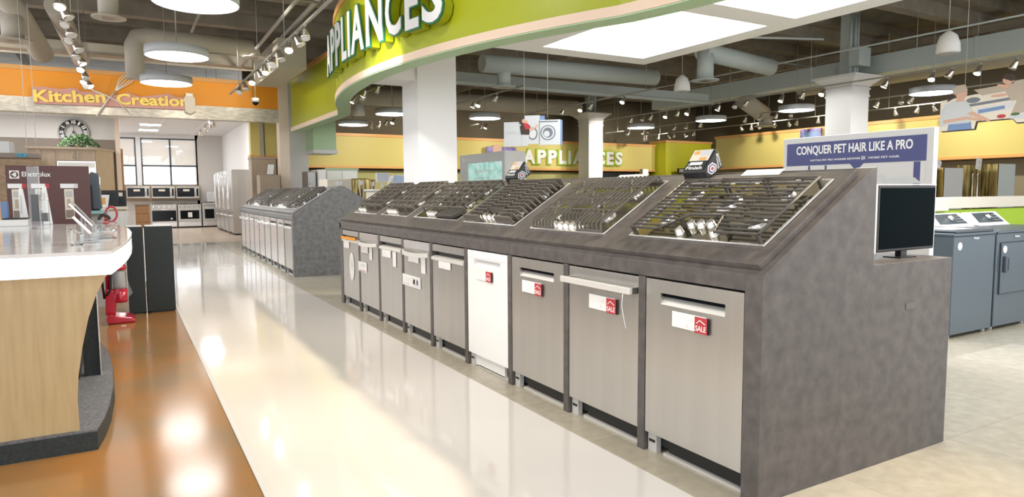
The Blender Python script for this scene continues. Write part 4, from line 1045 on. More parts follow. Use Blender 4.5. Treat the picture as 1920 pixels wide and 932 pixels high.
# ================================================================== KITCHEN SHOWROOM
# wooden cabinets with clock and plant
def kx(x, Y=22.0): return at(x, 300, Y=Y).x
Y0 = 22.6
cb = thing('pantry_cabinet', 'washed oak cabinet wall with paired bar pulls under the clock', 'cabinet', (0, 0, 0))
zc = at(150, 276, Y=Y0).z; x0, xm, x1 = kx(50, Y0), kx(105, Y0), kx(180, Y0)
MB().box(x0, x1, Y0+.02, Y0+.65, 0, zc-.06).build('carcass', 'oak', cb)
MB().box(x0-.03, x1+.04, Y0-.03, Y0+.66, zc-.06, zc).build('cornice', 'oak', cb)
zd = at(150, 301, Y=Y0).z
for i, (a_, b_) in enumerate(((x0+.01, (x0+xm)/2), ((x0+xm)/2+.01, xm-.01), (xm+.01, (xm+x1)/2-.004), ((xm+x1)/2+.004, x1-.01))):
    lo = 1.9 if i < 2 else zd
    d = MB().box(a_, b_, Y0, Y0+.02, lo, zc-.10).build('door', 'oak', cb, .002)
    hx = b_-.06 if i % 2 == 0 else a_+.06
    g = MB(); g.tube([(hx, Y0, lo+.06), (hx, Y0-.03, lo+.07), (hx, Y0-.03, lo+.22), (hx, Y0, lo+.23)], .008, 6); g.build('handle', 'steel_dark', d)
MB().box(x1-.02, x1+.55, Y0+.03, Y0+.05, 0, zc-.06).build('side_board', 'maple', cb) if False else None
MB().prism([(x1, Y0), (x1+.42, Y0+1.0), (x1+.42, Y0+1.3), (x1, Y0+1.3)], 0, zc-.06).build('angled_side', 'maple', cb)
MB().prism([(x1, Y0-.03), (x1+.45, Y0+1.0), (x1+.45, Y0+1.34), (x1, Y0+1.34)], zc-.06, zc).build('cornice_return', 'maple', cb)
f = thing('built_in_refrigerator', 'built in steel refrigerator under the oak cabinet doors', 'refrigerator', (xm+.02, Y0-.02, 0))
MB().box(0, x1-xm-.03, 0, .018, .1, zd-.02).build('door', 'steel_bright', f); MB().box(.02, x1-xm-.05, -.008, 0, zd-.2, zd-.06).build('grille', 'steel', f)
t = thing('oak_cabinet', 'tall washed oak cabinet at the right side of the wooden display', 'cabinet', (0, 0, 0))
xa, xb = at(216, 300, Y=24.6).x, at(231, 300, Y=24.6).x; zt = at(220, 279, Y=24.6).z
g = MB(); g.box(xa, xb, 24.6, 26, 0, zt); g.build('carcass', 'oak2', t)
g = MB()
for i in range(8): g.box(xa, xb+.002, 24.597, 24.6, zt*i/8, zt*i/8+.01)
g.build('drawer_lines', 'oak', t)
# mosaic backsplash
struct(MB().box(-3.5, x0+.35, 22.4, 22.5, 1.0, at(20, 297, Y=22.4).z).build('wall_left', 'stone'))
# clock
c = thing('wall_clock', 'large round black wall clock with white roman numerals', 'clock', (-1.15, 23.93, 3.19))
c.location = (at(138, 248, Y=23.93).x, 23.93, at(138, 248, Y=23.93).z); R_ = .385
g = MB(); g.lathe([(R_*.58, 0), (R_*.58, -.015), (R_*.96, -.02), (R_*.96, 0)], (0, 0, 0), 48, 'y', cap=False); g.build('numeral_ring', 'black', c)
g = MB(); g.tube([(R_*.97*math.cos(2*PI*i/48), -.015, R_*.97*math.sin(2*PI*i/48)) for i in range(48)], .02, 6, closed=True); g.tube([(R_*.57*math.cos(2*PI*i/48), -.015, R_*.57*math.sin(2*PI*i/48)) for i in range(48)], .012, 6, closed=True); g.build('rim', 'steel_dark', c)
g = MB()
for i, s_ in enumerate(['XII', 'I', 'II', 'III', 'IIII', 'V', 'VI', 'VII', 'VIII', 'IX', 'X', 'XI']):
    th = PI/2-2*PI*i/12; d = Vector((math.cos(th), 0, math.sin(th))); e = Vector((math.sin(th), 0, -math.cos(th))); w_ = .035*len(s_)+.015
    text(g, s_, d*R_*.64-e*w_/2+Vector((0, -.024, 0)), e, d, w_, R_*.26, .003, .03)
g.build('numerals', 'white', c)
g = MB(); g.bar((0, -.03, 0), (.0, -.03, R_*.55), .012, .012); g.bar((0, -.03, 0), (R_*.35, -.03, -.08), .016, .016); g.lathe([(.04, -.035), (.04, -.0)], (0, 0, 0), 16, 'y'); g.build('hands', 'black', c)
# plant
pl = thing('ivy_plant', 'green leafy trailing plant on top of the oak cabinet below the clock', 'plant', (kx(152, Y0+.3), Y0+.3, zc))
g = MB(); g.lathe([(.10, 0), (.16, .12), (.15, .14)], (0, 0, 0), 16); g.build('basket', 'taupe', pl)
g = MB(); rnd = random.Random(5)
for i in range(420):
    a_ = rnd.uniform(0, 2*PI); rr_ = rnd.random()**.6; p = Vector((math.cos(a_)*rr_*.52, math.sin(a_)*rr_*.22, .06+.34*(1-rr_*rr_)*rnd.uniform(.5, 1.05)))
    n_ = Vector((rnd.uniform(-1, 1), rnd.uniform(-1.4, .2), rnd.uniform(-.3, 1))).normalized(); e = n_.cross(Vector((rnd.random(), rnd.random(), rnd.random()))).normalized(); f_ = n_.cross(e); s_ = rnd.uniform(.03, .06)
    g.add([tuple(p), tuple(p+e*s_*.6+f_*s_*.5), tuple(p+f_*s_*1.5), tuple(p-e*s_*.6+f_*s_*.5)], [(0, 1, 2, 3)])
g.build('foliage', 'leaf', pl, flip=False)
# hanging shelf
hs = thing('hanging_shelf', 'grey hanging shelf on thin cables at the left edge', 'shelf', (-1.7, 10.0, 1.74))
MB().box(0, .84, 0, .35, 0, .055).build('shelf_board', 'taupe', hs, .003)
g = MB()
for x in (.72, .79): g.tube([(x, .05 if x < .75 else .3, .055), (x, .05 if x < .75 else .3, 1.9)], .004, 6)
g.build('cable', 'ltgray', hs)
g = MB()
for x in (.63, .69):
    g.tube([(x, -.006, .01), (x+.04, -.006, .05)], .005, 6); g.tube([(x+.04, -.006, .01), (x, -.006, .05)], .005, 6)
g.tube([(.62+.08*math.cos(2*PI*i/12)*.5+.04, -.006, .03+.022*math.sin(2*PI*i/12)) for i in range(12)], .004, 6, closed=True)
g.build('logo', mat('cyan_logo', (.05, .45, .7), .4), hs, label='small cyan looped emblem')
for i, (xa, xb, lb) in enumerate(((-.02, .36, 'wide pale box on the hanging shelf'), (.42, .56, 'narrow pale box on the hanging shelf, right of the wide one'))):
    t = thing('storage_box', lb, 'box', (-1.7+xa+.02, 10.05, 1.795)); MB().box(0, xb-xa-.03, 0, .2, 0, .14).build('carton', 'ltgray', t, .004)
    MB().box(xb-xa-.03, xb-xa+.0, .01, .19, .0, .135).build('side_panel', 'gray', t)
# microwave + counter + wood drawers
Yk = 17.0
def kb(name, label, cat, x0, x1, y0, y1, Y, d): 
    a = at(x0, y1, Y=Y); b2 = at(x1, y0, Y=Y); t = thing(name, label, cat, (a.x, Y, a.z)); return t, b2.x-a.x, b2.z-a.z
a = at(183, 388, Y=17.2); b2 = at(240, 386, Y=17.2)
t = thing('kitchen_counter', 'pale topped kitchen counter carrying the black microwave', 'counter', (a.x, 17.2, 0))
w_ = b2.x-a.x; MB().box(0, w_, 0, .7, a.z-.06, a.z).build('worktop', 'beige', t); MB().box(.05, w_-.05, .04, .68, 0, a.z-.06).build('cabinet_body', 'maple', t)
MB().box(w_-.40, w_-.02, .02, .04, .1, a.z-.1).build('dishwasher_front', 'steel', t)
t = thing('microwave', 'black countertop microwave on the pale topped counter', 'microwave', (at(191, 387, Y=17.3).x, 17.3, a.z)); zz = at(190, 357, Y=17.3).z-a.z
xw = at(237, 380, Y=17.3).x-at(191, 387, Y=17.3).x
MB().box(0, xw, 0, .4, .01, zz).build('casing', 'black', t, .008); MB().box(.04, xw*.62, -.004, 0, .05, zz-.05).build('door_mesh', 'dark_panel', t)
MB().box(xw*.68, xw-.02, -.004, 0, .04, zz-.03).build('control_panel', 'black_gloss', t); MB().box(xw*.70, xw*.86, -.006, -.004, zz-.13, zz-.05).build('label', 'beige', t); MB().box(.03, xw-.03, .03, .37, 0, .01).build('feet', 'black', t)
t = thing('book_stand', 'small white information card on the counter left of the microwave', 'card', (at(186, 385, Y=17.1).x, 17.25, a.z)); MB().prism([(0, 0), (.16, 0), (.2, .26), (.04, .26)], 0, .01, 'y').build('card', 'white', t); MB().box(.05, .12, -.002, 0, .05, .2).build('printing', 'orange_trim', t)
Ym = 27.0; xa = at(254, 400, Y=Ym).x; xb = at(281, 400, Y=Ym).x; zt = at(260, 383, Y=Ym).z
t = thing('wooden_drawers', 'warm wood drawer unit between the counter and the ovens', 'drawers', (xa, Ym, 0))
MB().box(0, xb-xa, 0, .6, 0, zt-.04).build('carcass', 'oak2', t); MB().box(-.03, xb-xa+.02, -.03, .6, zt-.04, zt).build('worktop', 'taupe', t)
for i in range(3): d = MB().box(.02, xb-xa-.02, -.02, 0, .05+i*(zt-.1)/3, .03+(i+1)*(zt-.1)/3).build('drawer', 'oak2', t, .003)
# ovens
def oven(label, x0, x1, ytop, kind):
    Y = 28.9; a = at(x0, 424, Y=Y); b2 = at(x1, ytop, Y=Y); w_ = b2.x-a.x; h = b2.z
    t = thing('range_oven', label, 'oven', (a.x, Y, 0))
    MB().box(0, w_, .02, .6, .05, h).build('body', 'steel', t)
    d = MB().box(.02, w_-.02, 0, .02, .24, h*.80).build('oven_door', 'steel', t)
    m_ = .005 if kind == 0 else .06
    MB().box(m_+.02, w_-m_-.02, -.006, 0, .27 if kind == 0 else .34, h*.74).build('oven_window', 'black_gloss', d)
    g = MB(); g.tube([(.06, 0, h*.775), (.06, -.05, h*.775), (w_-.06, -.05, h*.775), (w_-.06, 0, h*.775)], .014, 6); g.build('handle', 'steel_bright', d)
    MB().box(.02, w_-.02, 0, .02, .06, .22).build('drawer', 'steel_bright', t)
    g = MB()
    for i in range(5): g.lathe([(.028, -.03), (.028, .02)], (.08+i*(w_-.16)/4, 0, h*.90), 12, 'y')
    g.build('knobs', 'steel_dark' if kind else 'steel_bright', t)
    g = MB()
    for i in range(8): g.box(.05+i*(w_-.1)/8, .07+i*(w_-.1)/8, .06, .55, h, h+.03)
    g.build('grate', 'iron', t)
    if kind == 1: MB().box(w_*.42, w_*.6, -.009, -.006, h*.45, h*.66).build('door_card', 'white', t)
    if kind == 0: g = MB(); g.lathe([(.035, -.009), (.035, -.006)], (w_*.78, 0, h*.4), 16, 'y'); g.build('round_sticker', 'white', t)
oven('wide black fronted wall oven, left of three under the kitchen window', 285, 331, 383, 0)
oven('steel range with white card on its oven window, middle of three', 335, 377, 383, 1)
oven('narrow steel double oven, right of three under the kitchen window', 381, 405, 380, 2)
oven('slim steel oven at the far right of the oven row', 405, 419, 380, 2)
for i, (x0, x1) in enumerate(((238, 280), (285, 327), (331, 373))):
    a = at(x0, 372, Y=29.15); b2 = at(x1, 350, Y=29.15); w_ = b2.x-a.x; h = b2.z-a.z
    t = thing('microwave_oven', 'over range steel microwave below the kitchen window, %s' % ['left one', 'middle one', 'right one'][i], 'microwave', (a.x, 29.15, a.z))
    MB().box(0, w_, 0, .35, 0, h).build('casing', 'steel', t, .006); MB().box(.03, w_*.79, -.005, 0, .06, h-.05).build('door_glass', 'black_gloss', t)
    MB().box(w_*.88, w_-.03, -.005, 0, .08, h-.07).build('control_panel', 'black_gloss', t); g = MB(); g.tube([(w_*.83, 0, .08), (w_*.83, -.04, .1), (w_*.83, -.04, h-.1), (w_*.83, 0, h-.08)], .012, 6); g.build('handle', 'steel_bright', t)
    MB().box(w_*.3, w_*.58, -.008, -.005, h-.18, h-.1).build('door_card', 'beige', t)
    MB().box(-.04, w_+.04, .05, .35, -.12, 0).build('bracket_shelf', 'oak', t) if i == 9 else None
t = thing('cabinet_frame', 'oak rail behind the over range microwaves', 'cabinet', (at(234, 360, Y=29.3).x, 29.42, 1.0)); MB().box(0, 2.6, 0, .06, .05, .64).build('back_panel', 'oak', t)
for i, (xx0, xx1) in enumerate(((388, 401), (404, 416))):
    a = at(xx0, 378, Y=29.3); b2 = at(xx1, 360, Y=29.3); t = thing('framed_card', ['framed white card on the oven top, left of two', 'framed white card on the oven top, right of two'][i], 'card', (a.x, 29.2, a.z))
    MB().box(0, b2.x-a.x, 0, .02, 0, b2.z-a.z).build('frame', 'white', t); MB().box(.03, b2.x-a.x-.03, -.003, 0, .06, b2.z-a.z-.03).build('printing', 'ltgray', t)
# refrigerator row on the right wall of the kitchen
for i in range(4):
    y = 22.6+i*1.12
    t = thing('tall_refrigerator', 'tall steel refrigerator with long bar handles in the kitchen row, %s from the near end' % ordn[i], 'refrigerator', (2.95, y, 0), 0, 'refrigerators along the kitchen wall')
    MB().box(.05, .58, 0, .98, .05, 2.05).build('cabinet', 'steel', t)
    for k_ in (0, 1):
        d = MB().box(0, .05, k_*.49+.005, k_*.49+.485, .7, 2.05).build('door', 'steel', t); g = MB(); yy = .44 if k_ == 0 else .54
        g.tube([(0, yy, .8), (-.07, yy, .82), (-.07, yy, 1.98-.1*((i+k_) % 3)), (0, yy, 2.0-.1*((i+k_) % 3))], .018, 6); g.build('handle', 'steel_bright', d)
    d = MB().box(0, .05, .005, .975, .1, .69).build('freezer_drawer', 'steel', t); g = MB(); g.tube([(0, .1, .6), (-.06, .1, .6), (-.06, .88, .6), (0, .88, .6)], .016, 6); g.build('handle', 'steel_bright', d)
    MB().box(.03, .58, .01, .97, 0, .05).build('plinth', 'black', t)
# tall oak cabinets near the pier
a = at(471, 294, Y=20.4); b2 = at(518, 330, Y=20.4)
t = thing('tall_cabinet', 'tall washed oak cabinet beneath the yellow soffit', 'cabinet', (a.x, 20.4, 0)); w_ = b2.x-a.x
MB().box(0, w_, 0, .5, 0, a.z-.06).build('carcass', 'oak', t); MB().box(-.02, w_+.01, -.03, .5, a.z-.06, a.z).build('cornice', 'oak', t)
a = at(487, 328, Y=19.3); b2 = at(525, 328, Y=19.3)
t = thing('side_cabinet', 'lower washed oak cabinet carrying a framed photo', 'cabinet', (a.x, 19.3, 0)); zc2 = a.z
MB().box(0, b2.x-a.x, 0, .5, 0, zc2-.03).build('carcass', 'oak', t); MB().box(-.01, b2.x-a.x+.01, -.01, .5, zc2-.03, zc2).build('top', 'oak', t)
a = at(499, 327, Y=19.4); t = thing('picture_frame', 'dark framed certificate leaning on the lower oak cabinet', 'picture', (a.x, 19.4, zc2)); 
MB().prism([(0, 0), (.20, 0), (.24, .31), (.04, .31)], 0, .03, 'y').build('frame', 'taupe', t); MB().prism([(.02, .02), (.185, .02), (.22, .29), (.055, .29)], -.004, 0, 'y').build('print', 'white', t)
# kitchen sign
M['cutlery'] = mat('painted_silver', (.72, .68, .60), .4, .3)
ks = thing('kitchen_sign', 'Kitchen Creation sign with spoon and whisk on the orange soffit', 'sign', (0, 19.5, 0))
def kp(x, y, Y=19.5): p = at(x, y, Y=Y); return (p.x, p.z)
out = [kp(*p) for p in ((62, 164), (80, 163), (118, 168), (130, 165), (145, 167), (150, 172), (185, 174), (200, 180), (222, 178), (240, 174), (262, 182), (300, 178), (316, 176), (330, 183), (350, 183), (358, 207), (300, 204), (62, 194))]
MB().prism(out, -.06, 0, 'y').build('backing_board', 'pink', ks)
def ktext(s_, x0, x1, ytop0, ybot0, ytop1, ybot1):
    g = MB(); a = kp(x0, ybot0); b2 = kp(x1, ybot1); c_ = kp(x0, ytop0); w_ = math.hypot(b2[0]-a[0], b2[1]-a[1]); ex = Vector((b2[0]-a[0], 0, b2[1]-a[1])).normalized(); ey = Vector((-ex.z, 0, ex.x))
    text(g, s_, (a[0], -.065, a[1]), ex, ey, w_, c_[1]-a[1], .04, .032); g.build('lettering', 'ylw_letter', ks)
ktext('Kitchen', 64, 199, 169, 192, 176, 194); ktext('Creation', 219, 354, 176, 197, 183, 201)
def kpt(x, y, e=-.12): p = kp(x, y); return (p[0], e, p[1])
g = MB(); g.tube([kpt(181, 219), kpt(203, 187), kpt(217, 172)], .02, 8)
for a_ in (-9, -5, 0, 5, 9):                    # wire loops of the whisk head
    g.tube([kpt(216, 173), kpt(222+a_*.35, 165+a_*.25), kpt(230+a_*.8, 156+a_*.55), kpt(238+a_*.95, 149+a_*.6), kpt(245+a_*.6, 146+a_*.35), kpt(250, 145)], .013, 6)
g.build('whisk', 'cutlery', ks)
g = MB(); g.tube([kpt(242, 214), kpt(222, 192), kpt(200, 180), kpt(178, 172), kpt(168, 165)], [.01, .016, .02, .022, .03], 8)
c_ = kpt(162, 160, -.14); g.sphere(c_, .12, 12, 8, (.75, .3, 1.1)); g.build('spoon', 'cutlery', ks)
g = MB(); x_, z_ = kp(355, 212); g.prism([(x_-.10, .02+z_), (x_+.02, z_-.03), (x_+.14, z_+.04), (x_+.14, z_+.36), (x_+.10, z_+.42), (x_-.08, z_+.42), (x_-.12, z_+.36)], -.12, 0, 'y'); sh = g.build('salt_shaker', 'beige', ks)
g = MB(); g.box(x_-.07, x_+.09, -.13, -.0, z_+.42, z_+.49); g.build('shaker_cap', 'steel', sh)
# tiny cctv dome
def dome(label, px, py, Y, top):
    p = at(px, py, Y=Y); t = thing('security_camera', label, 'camera', (p.x, p.y, p.z)); g = MB(); g.lathe([(.02, .12), (.09, .10), (.09, .0)], n=16); g.build('housing', 'ltgray', t)
    g = MB(); g.lathe([(.08, 0), (.06, -.05), (.01, -.08)], n=16); g.build('dome', 'black_gloss', t); g = MB(); g.tube([(0, 0, .12), (0, 0, top-p.z)], .012, 6); g.build('hanger_rod', 'rod', t)
dome('small hanging security camera in front of the orange soffit', 479, 192, 18.0, 5.1)

# ================================================================== BACKGROUND SALES FLOOR
# white framed display with green screen
t = thing('promo_display', 'white framed promotional display with bright green screen behind the island', 'display', (7.0, 12.45, 0))
MB().box(0, .5, 0, .05, 0, 2.16).build('side_panel', 'paint_white', t)
MB().box(.0, .08, .05, 2.2, 0, 2.16).build('frame', 'ltgray', t)
MB().box(-.01, 0, .15, 1.75, 1.0, 1.95).build('screen', 'grass_print', t)
g = MB(); text(g, 'Bosch', (-.004, 1.85, 2.0), XM, UP, .45, .09, .002, .02); text(g, 'Experience', (-.012, 1.4, 1.7), XM, UP, .9, .12, .002, .0); g.box(-.013, -.011, .6, 1.4, 1.60, 1.615)
g.lathe([(.07, -.006), (.07, -.002)], (0, 1.98, 2.045), 16, 'x'); g.build('lettering', 'white', t)
def box_thing(name, label, cat, px0, px1, py0, py1, Y, d, m, z0=0, extra=None, grp=None):
    a = at(px0, py1, Y=Y); b2 = at(px1, py0, Y=Y)
    t = thing(name, label, cat, (a.x, Y, 0), 0, grp); w = b2.x-a.x
    MB().box(0, w, 0, d, z0, b2.z).build('body', m, t, .01)
    return t, w, b2.z
# framed white appliances behind the far island (seen above its ridge)
t, w_, h = box_thing('glass_cabinet', 'tall glass fronted white cabinet behind the distant island', 'cabinet', 612, 671, 317, 345, 19.5, .6, 'ltgray')
for i in range(2): MB().box(w_*(.03+.48*i), w_*(.48+.48*i), -.01, 0, .1, h-.06).build('door', mat('frosted_door', (.80, .83, .78), .2), t)
MB().box(-.02, w_+.02, -.02, .02, h-.03, h+.02).build('top_frame', 'green_pale', t)
for i, (x0, x1, y0, m, lb) in enumerate(((578, 592, 321, 'steel_dark', 'blue grey refrigerator beside the white pier'), (596, 611, 318, 'white', 'white refrigerator left of the glass fronted cabinet'))):
    t, w_, h = box_thing('refrigerator', lb, 'refrigerator', x0, x1, y0, 345, 18.6, .7, m)
    MB().box(.02, w_-.02, -.02, 0, .1, h-.02).build('door', m, t, .01); g = MB(); g.tube([(w_*.2, -.02, .9), (w_*.2, -.07, .95), (w_*.2, -.07, 1.5), (w_*.2, -.02, 1.55)], .015, 6); g.build('handle', 'steel_bright', t)
for i, (x0, x1, y0, m, lb) in enumerate(((613, 659, 336, 'beige', 'cream chest height refrigerator just above the distant island ridge'), (660, 692, 335, 'gold', 'gold toned french door refrigerator with pale bowed handles'), (692, 706, 337, 'gold', 'narrow gold toned refrigerator right of the french door one'))):
    t, w_, h = box_thing('refrigerator', lb, 'refrigerator', x0, x1, y0, 360, 15.0, .7, m)
    for k_ in (0, 1):
        d = MB().box(w_*(.01+.5*k_), w_*(.49+.5*k_), -.03, 0, .1, h-.01).build('door', m, t, .008)
        if i: xx = w_*(.42+.16*k_); g = MB(); g.tube([(xx-.04*(1-2*k_), -.03, h-.05), (xx, -.08, h-.35), (xx-.02, -.03, h-.8)], .016, 6); g.build('handle', 'beige', d)
    MB().box(w_*.35, w_*.6, -.04, -.03, h-.14, h-.05).build('tag', 'white', t)
# monitors on a counter
for i, (x0, x1, y0, y1, lb) in enumerate(((706, 730, 324, 341, 'pale grey monitor back on the sales desk behind the island'), (737, 769, 328, 345, 'blue screen monitor on the sales desk behind the island'))):
    Y = 12.5; a = at(x0, y1, Y=Y); b2 = at(x1, y0, Y=Y); w_ = b2.x-a.x; h = b2.z-a.z
    t = thing('computer_monitor', lb, 'monitor', (a.x, Y, a.z)); MB().box(0, w_, 0, .05, 0, h).build('casing', 'ltgray', t, .006)
    MB().box(.02, w_-.02, -.003, 0, .02, h-.02).build('screen', mat('monitor_%d' % i, (.35, .45, .62) if i else (.5, .53, .6), .3), t); MB().box(w_*.4, w_*.6, .01, .05, -.12, 0).build('stand', 'gray', t)
a = at(700, 352, Y=12.4); t = thing('sales_desk', 'low sales desk behind the far end of the main island', 'desk', (a.x, 12.35, 0)); MB().box(0, 1.0, 0, .5, 0, a.z-.06).build('body', 'beige', t); MB().box(-.03, 1.03, -.03, .53, a.z-.06, a.z-.03).build('desk_top', 'white', t)
a = at(735, 352, Y=12.7)
t = thing('price_sign', 'tilted white price sign between the two desk monitors', 'sign', (at(727, 345, Y=12.3).x, 12.4, a.z)); MB().prism([(0, .0), (.05, 0), (.16, .22), (.09, .22)], 0, .01, 'y').build('card', 'white', t); MB().prism([(.05, .05), (.06, .05), (.12, .19), (.11, .19)], -.003, 0, 'y').build('printing', 'gray', t)
# dark purple poster on the yellow soffit, range hood sign
a = at(915, 310, Y=23.2); b2 = at(970, 276, Y=23.2)
t = thing('wall_poster', 'dark purple poster hung on the yellow back soffit', 'poster', (a.x, 23.3, a.z)); MB().box(0, b2.x-a.x, 0, .05, 0, b2.z-a.z).build('panel', 'purple', t)
g = MB(); g.lathe([(.2, -.01), (.2, 0)], ((b2.x-a.x)*.35, 0, (b2.z-a.z)*.85), 16, 'y'); g.build('printed_face', 'skin', t)
a = at(1522, 255, X=20.0); 
t = thing('wall_poster', 'small dark poster on the right wall soffit beside the square column', 'poster', (20.2, a.y, 2.95)); MB().box(0, .05, -.2, .6, 0, .4).build('panel', 'purple', t); MB().box(-.004, 0, -.12, .5, .08, .3).build('printed_band', 'blue2', t)
a = at(1271, 325, Y=22.6); t = thing('brand_sign', 'small black ZEPHYR sign above the range hood display', 'sign', (a.x, 22.6, a.z)); MB().box(0, 1.0, 0, .05, 0, .22).build('panel', 'black', t)
g = MB(); text(g, 'ZEPHYR', (.05, -.003, .05), XF, UP, .85, .13, .003, .03); g.build('lettering', 'white', t)
a = at(1205, 326, Y=22.7); b2 = at(1216, 317, Y=22.7)
t = thing('range_hood', 'small range hood with lit bulb on the far wall ledge', 'range hood', (a.x, 22.7, a.z)); MB().box(0, b2.x-a.x, 0, .2, 0, b2.z-a.z).build('hood', 'khaki', t); g = MB(); g.sphere(((b2.x-a.x)*.5, -.05, .08), .06); g.build('bulb', 'bulb', t)
a = at(1130, 329, Y=23.3); b2 = at(1178, 322, Y=23.3)
t = thing('wall_shelf_unit', 'black display shelf under the yellow soffit right of the far column', 'shelf', (b2.x-1.4, 23.3, 1.3)); MB().box(0, 1.8, 0, .4, 0, .8).build('unit', 'black', t)
a = at(1000, 330, Y=20); t = thing('appliance_row', 'row of low white appliances on the far side of the island ridge', 'appliances', (a.x-1.5, 20.0, 0)); MB().box(0, 6.0, 0, .7, 0, 1.62).build('cabinets', 'beige', t)

# ================================================================== CEILING SERVICES
def joined(label_fn): pass
# disc pendants, dia .9 at z 3.4
def disc(label, x, y, z=3.39):
    t = thing('disc_pendant', label, 'pendant light', (x, y, z), 0, 'round disc pendants')
    g = MB(); g.lathe([(.44, .0), (.45, .0), (.45, .13), (.42, .135), (.001, .135)], n=40, cap=False); g.build('drum_shade', 'shade', t)
    g = MB(); g.lathe([(.001, .012), (.44, .012)], n=40, cap=False); g.build('diffuser', 'lamp', t)
    g = MB(); g.tube([(0, 0, .13), (0, 0, 5.1-z)], .008, 6); g.build('hanger_rod', 'rod', t)
    return t
d1 = disc('large white disc pendant at the top edge above the stained floor', .80, 8.38)
def dd(label, x, y): return dup(d1, (x, y, 3.39), 0, label)
dd('white disc pendant in front of the orange soffit, middle of the left row', .82, 11.7)
dd('white disc pendant nearest the Kitchen Creation sign', .82, 14.6)
dd('white disc pendant seen below the curved header left of the big white pillar', 6.37, 17.5)
dd('farthest white disc pendant just right of the pale green bulkhead', 6.28, 20.76)
dd('white disc pendant left of the hanging washer poster', 9.09, 17.34)
dd('white disc pendant between the far column and the yellow green corner', 15.1, 17.6)
dd('white disc pendant left of the capital column, second farthest', 15.46, 14.84)
dd('white disc pendant just left of the near capital column', 15.58, 11.95)
dd('white disc pendant behind the hanging cooking poster', 15.54, 8.45)
for i, (x, y) in enumerate(((.8, 4.9), (.8, 1.4), (8.6, 14.2), (9.6, 3.0), (12.2, 3.0))):
    if i in (0, 1): dd('white disc pendant of the left row, %s one before the topmost visible disc' % ['first', 'second'][i], x, y)
# bell pendants (speakers)
def bell(label, px, py, z=3.55):
    p = at(px, py, Z=z); t = thing('bell_pendant', label, 'pendant', (p.x, p.y, z), 0, 'white bell pendants')
    g = MB(); g.lathe([(.15, -.15), (.17, -.13), (.16, 0), (.12, .12), (.06, .17), (.02, .20)], n=24); g.build('shade', 'paint_white', t)
    g = MB(); g.lathe([(.14, -.155), (.13, -.14)], n=24); g.build('grille', 'ltgray', t)
    g = MB(); g.tube([(0, 0, .2), (0, 0, 5.1-z)], .008, 6); g.build('hanger_rod', 'rod', t)
bell('white bell shaped hanging speaker at upper right', 1778, 82)
bell('white bell shaped hanging speaker right of the coffered ceiling corner', 1279, 158)
bell('small grey bell shaped speaker left of the big white pillar', 673, 206)
# spotlights
def spot(label, grp, on=True, tilt=.5, dirn=0):
    t = thing('track_spotlight', label, 'spotlight', (0, 0, 0), 0, grp)
    g = MB(); g.tube([(0, 0, 0), (0, 0, -.09)], .010, 6); g.box(-.025, .025, -.03, .03, -.03, 0); g.build('stem', 'rod', t)
    d = Vector((math.sin(tilt)*math.cos(dirn), math.sin(tilt)*math.sin(dirn), -math.cos(tilt))); c = Vector((0, 0, -.10))
    g = MB(); g.tube([c-d*.05, c-d*.01, c+d*.08, c+d*.12], [.03, .038, .062, .068], 14); h = g.build('lamp_head', 'bulb_off', t)
    g = MB(); g.tube([c+d*.119, c+d*.125], [.057, .052], 14); g.build('bulb', 'bulb' if on else 'white', h)
    return t
def track(label, x, y0, y1, z=3.62):
    t = thing('lighting_track', label, 'lighting track', (x, (y0+y1)/2, z)); L_ = (y1-y0)/2
    MB().box(-.018, .018, -L_, L_, 0, .03).build('rail', 'rod', t)
    g = MB()
    for k_ in range(int(L_*2/2.4)+1): g.tube([(0, -L_+.3+k_*2.4, .03), (0, -L_+.3+k_*2.4, 5.1-z)], .006, 6)
    g.build('hanger_rod', 'rod', t)
TZ = 3.62
def spots_on(pxs, z, grp, lab, face, pat=(1,), X=None):
    pr = {}
    for i, p in enumerate(pxs):
        q = at(p[0], p[1]-1, Z=z-.13); on = pat[i % len(pat)]
        if X: q.x = X + (q.x-X)*.15
        o = spot('x', grp, on, .45+.3*((i*7) % 3)/3, face+(.9 if i % 2 else -.9)*(.4+.3*((i*5) % 3)))
        o.location = (q.x, q.y, z); o['label'] = lab % (ordn[i] if i < 9 else ORD2[i-9])
ORD2 = ['tenth', 'eleventh', 'twelfth', 'thirteenth', 'fourteenth', 'fifteenth', 'sixteenth', 'seventeenth', 'eighteenth']
leftp = [(110, 4), (118, 24), (124, 41), (121, 57), (127, 71), (144, 88), (138, 101), (146, 113), (157, 127), (157, 141), (160, 150), (168, 158)]
spots_on(leftp, TZ, 'spotlights on the left track', 'chrome track spotlight over the left side, %s from the top of the frame', -1.2, (1, 0, 0, 0, 0, 0, 0, 1, 1, 0, 1), -.52)
track('lighting rail over the left side running towards the Kitchen Creation sign', -.52, 6.5, 17.5)
bp = [(553, 62), (540, 75), (525, 88), (508, 104), (500, 115), (495, 122), (486, 130), (473, 139), (464, 151), (438, 161), (429, 168)]
spots_on(bp, TZ, 'spotlights on the aisle track', 'chrome track spotlight over the white aisle, %s from the near end', -1.2, (0, 0, 1, 0, 0, 0, 1, 0, 1, 0, 0), 2.3)
track('lighting rail over the white aisle beside the curved header', 2.3, 6.0, 17.3)
R1 = [(1318, 200), (1347, 195), (1369, 192), (1442, 183), (1474, 176), (1517, 171), (1645, 155), (1731, 142), (1763, 136), (1820, 129), (1889, 119), (1265, 209), (1237, 211), (1212, 214), (1192, 219), (1164, 220), (1149, 224)]
spots_on(R1, TZ, 'spotlights on the long right track', 'track spotlight on the long right rail, %s of its row', 2.4, (1, 0, 0, 1, 0, 1, 1, 1, 0, 1, 0, 1, 0), 13.9)
track('long lighting rail running past the capital column', 13.9, 5.2, 18)
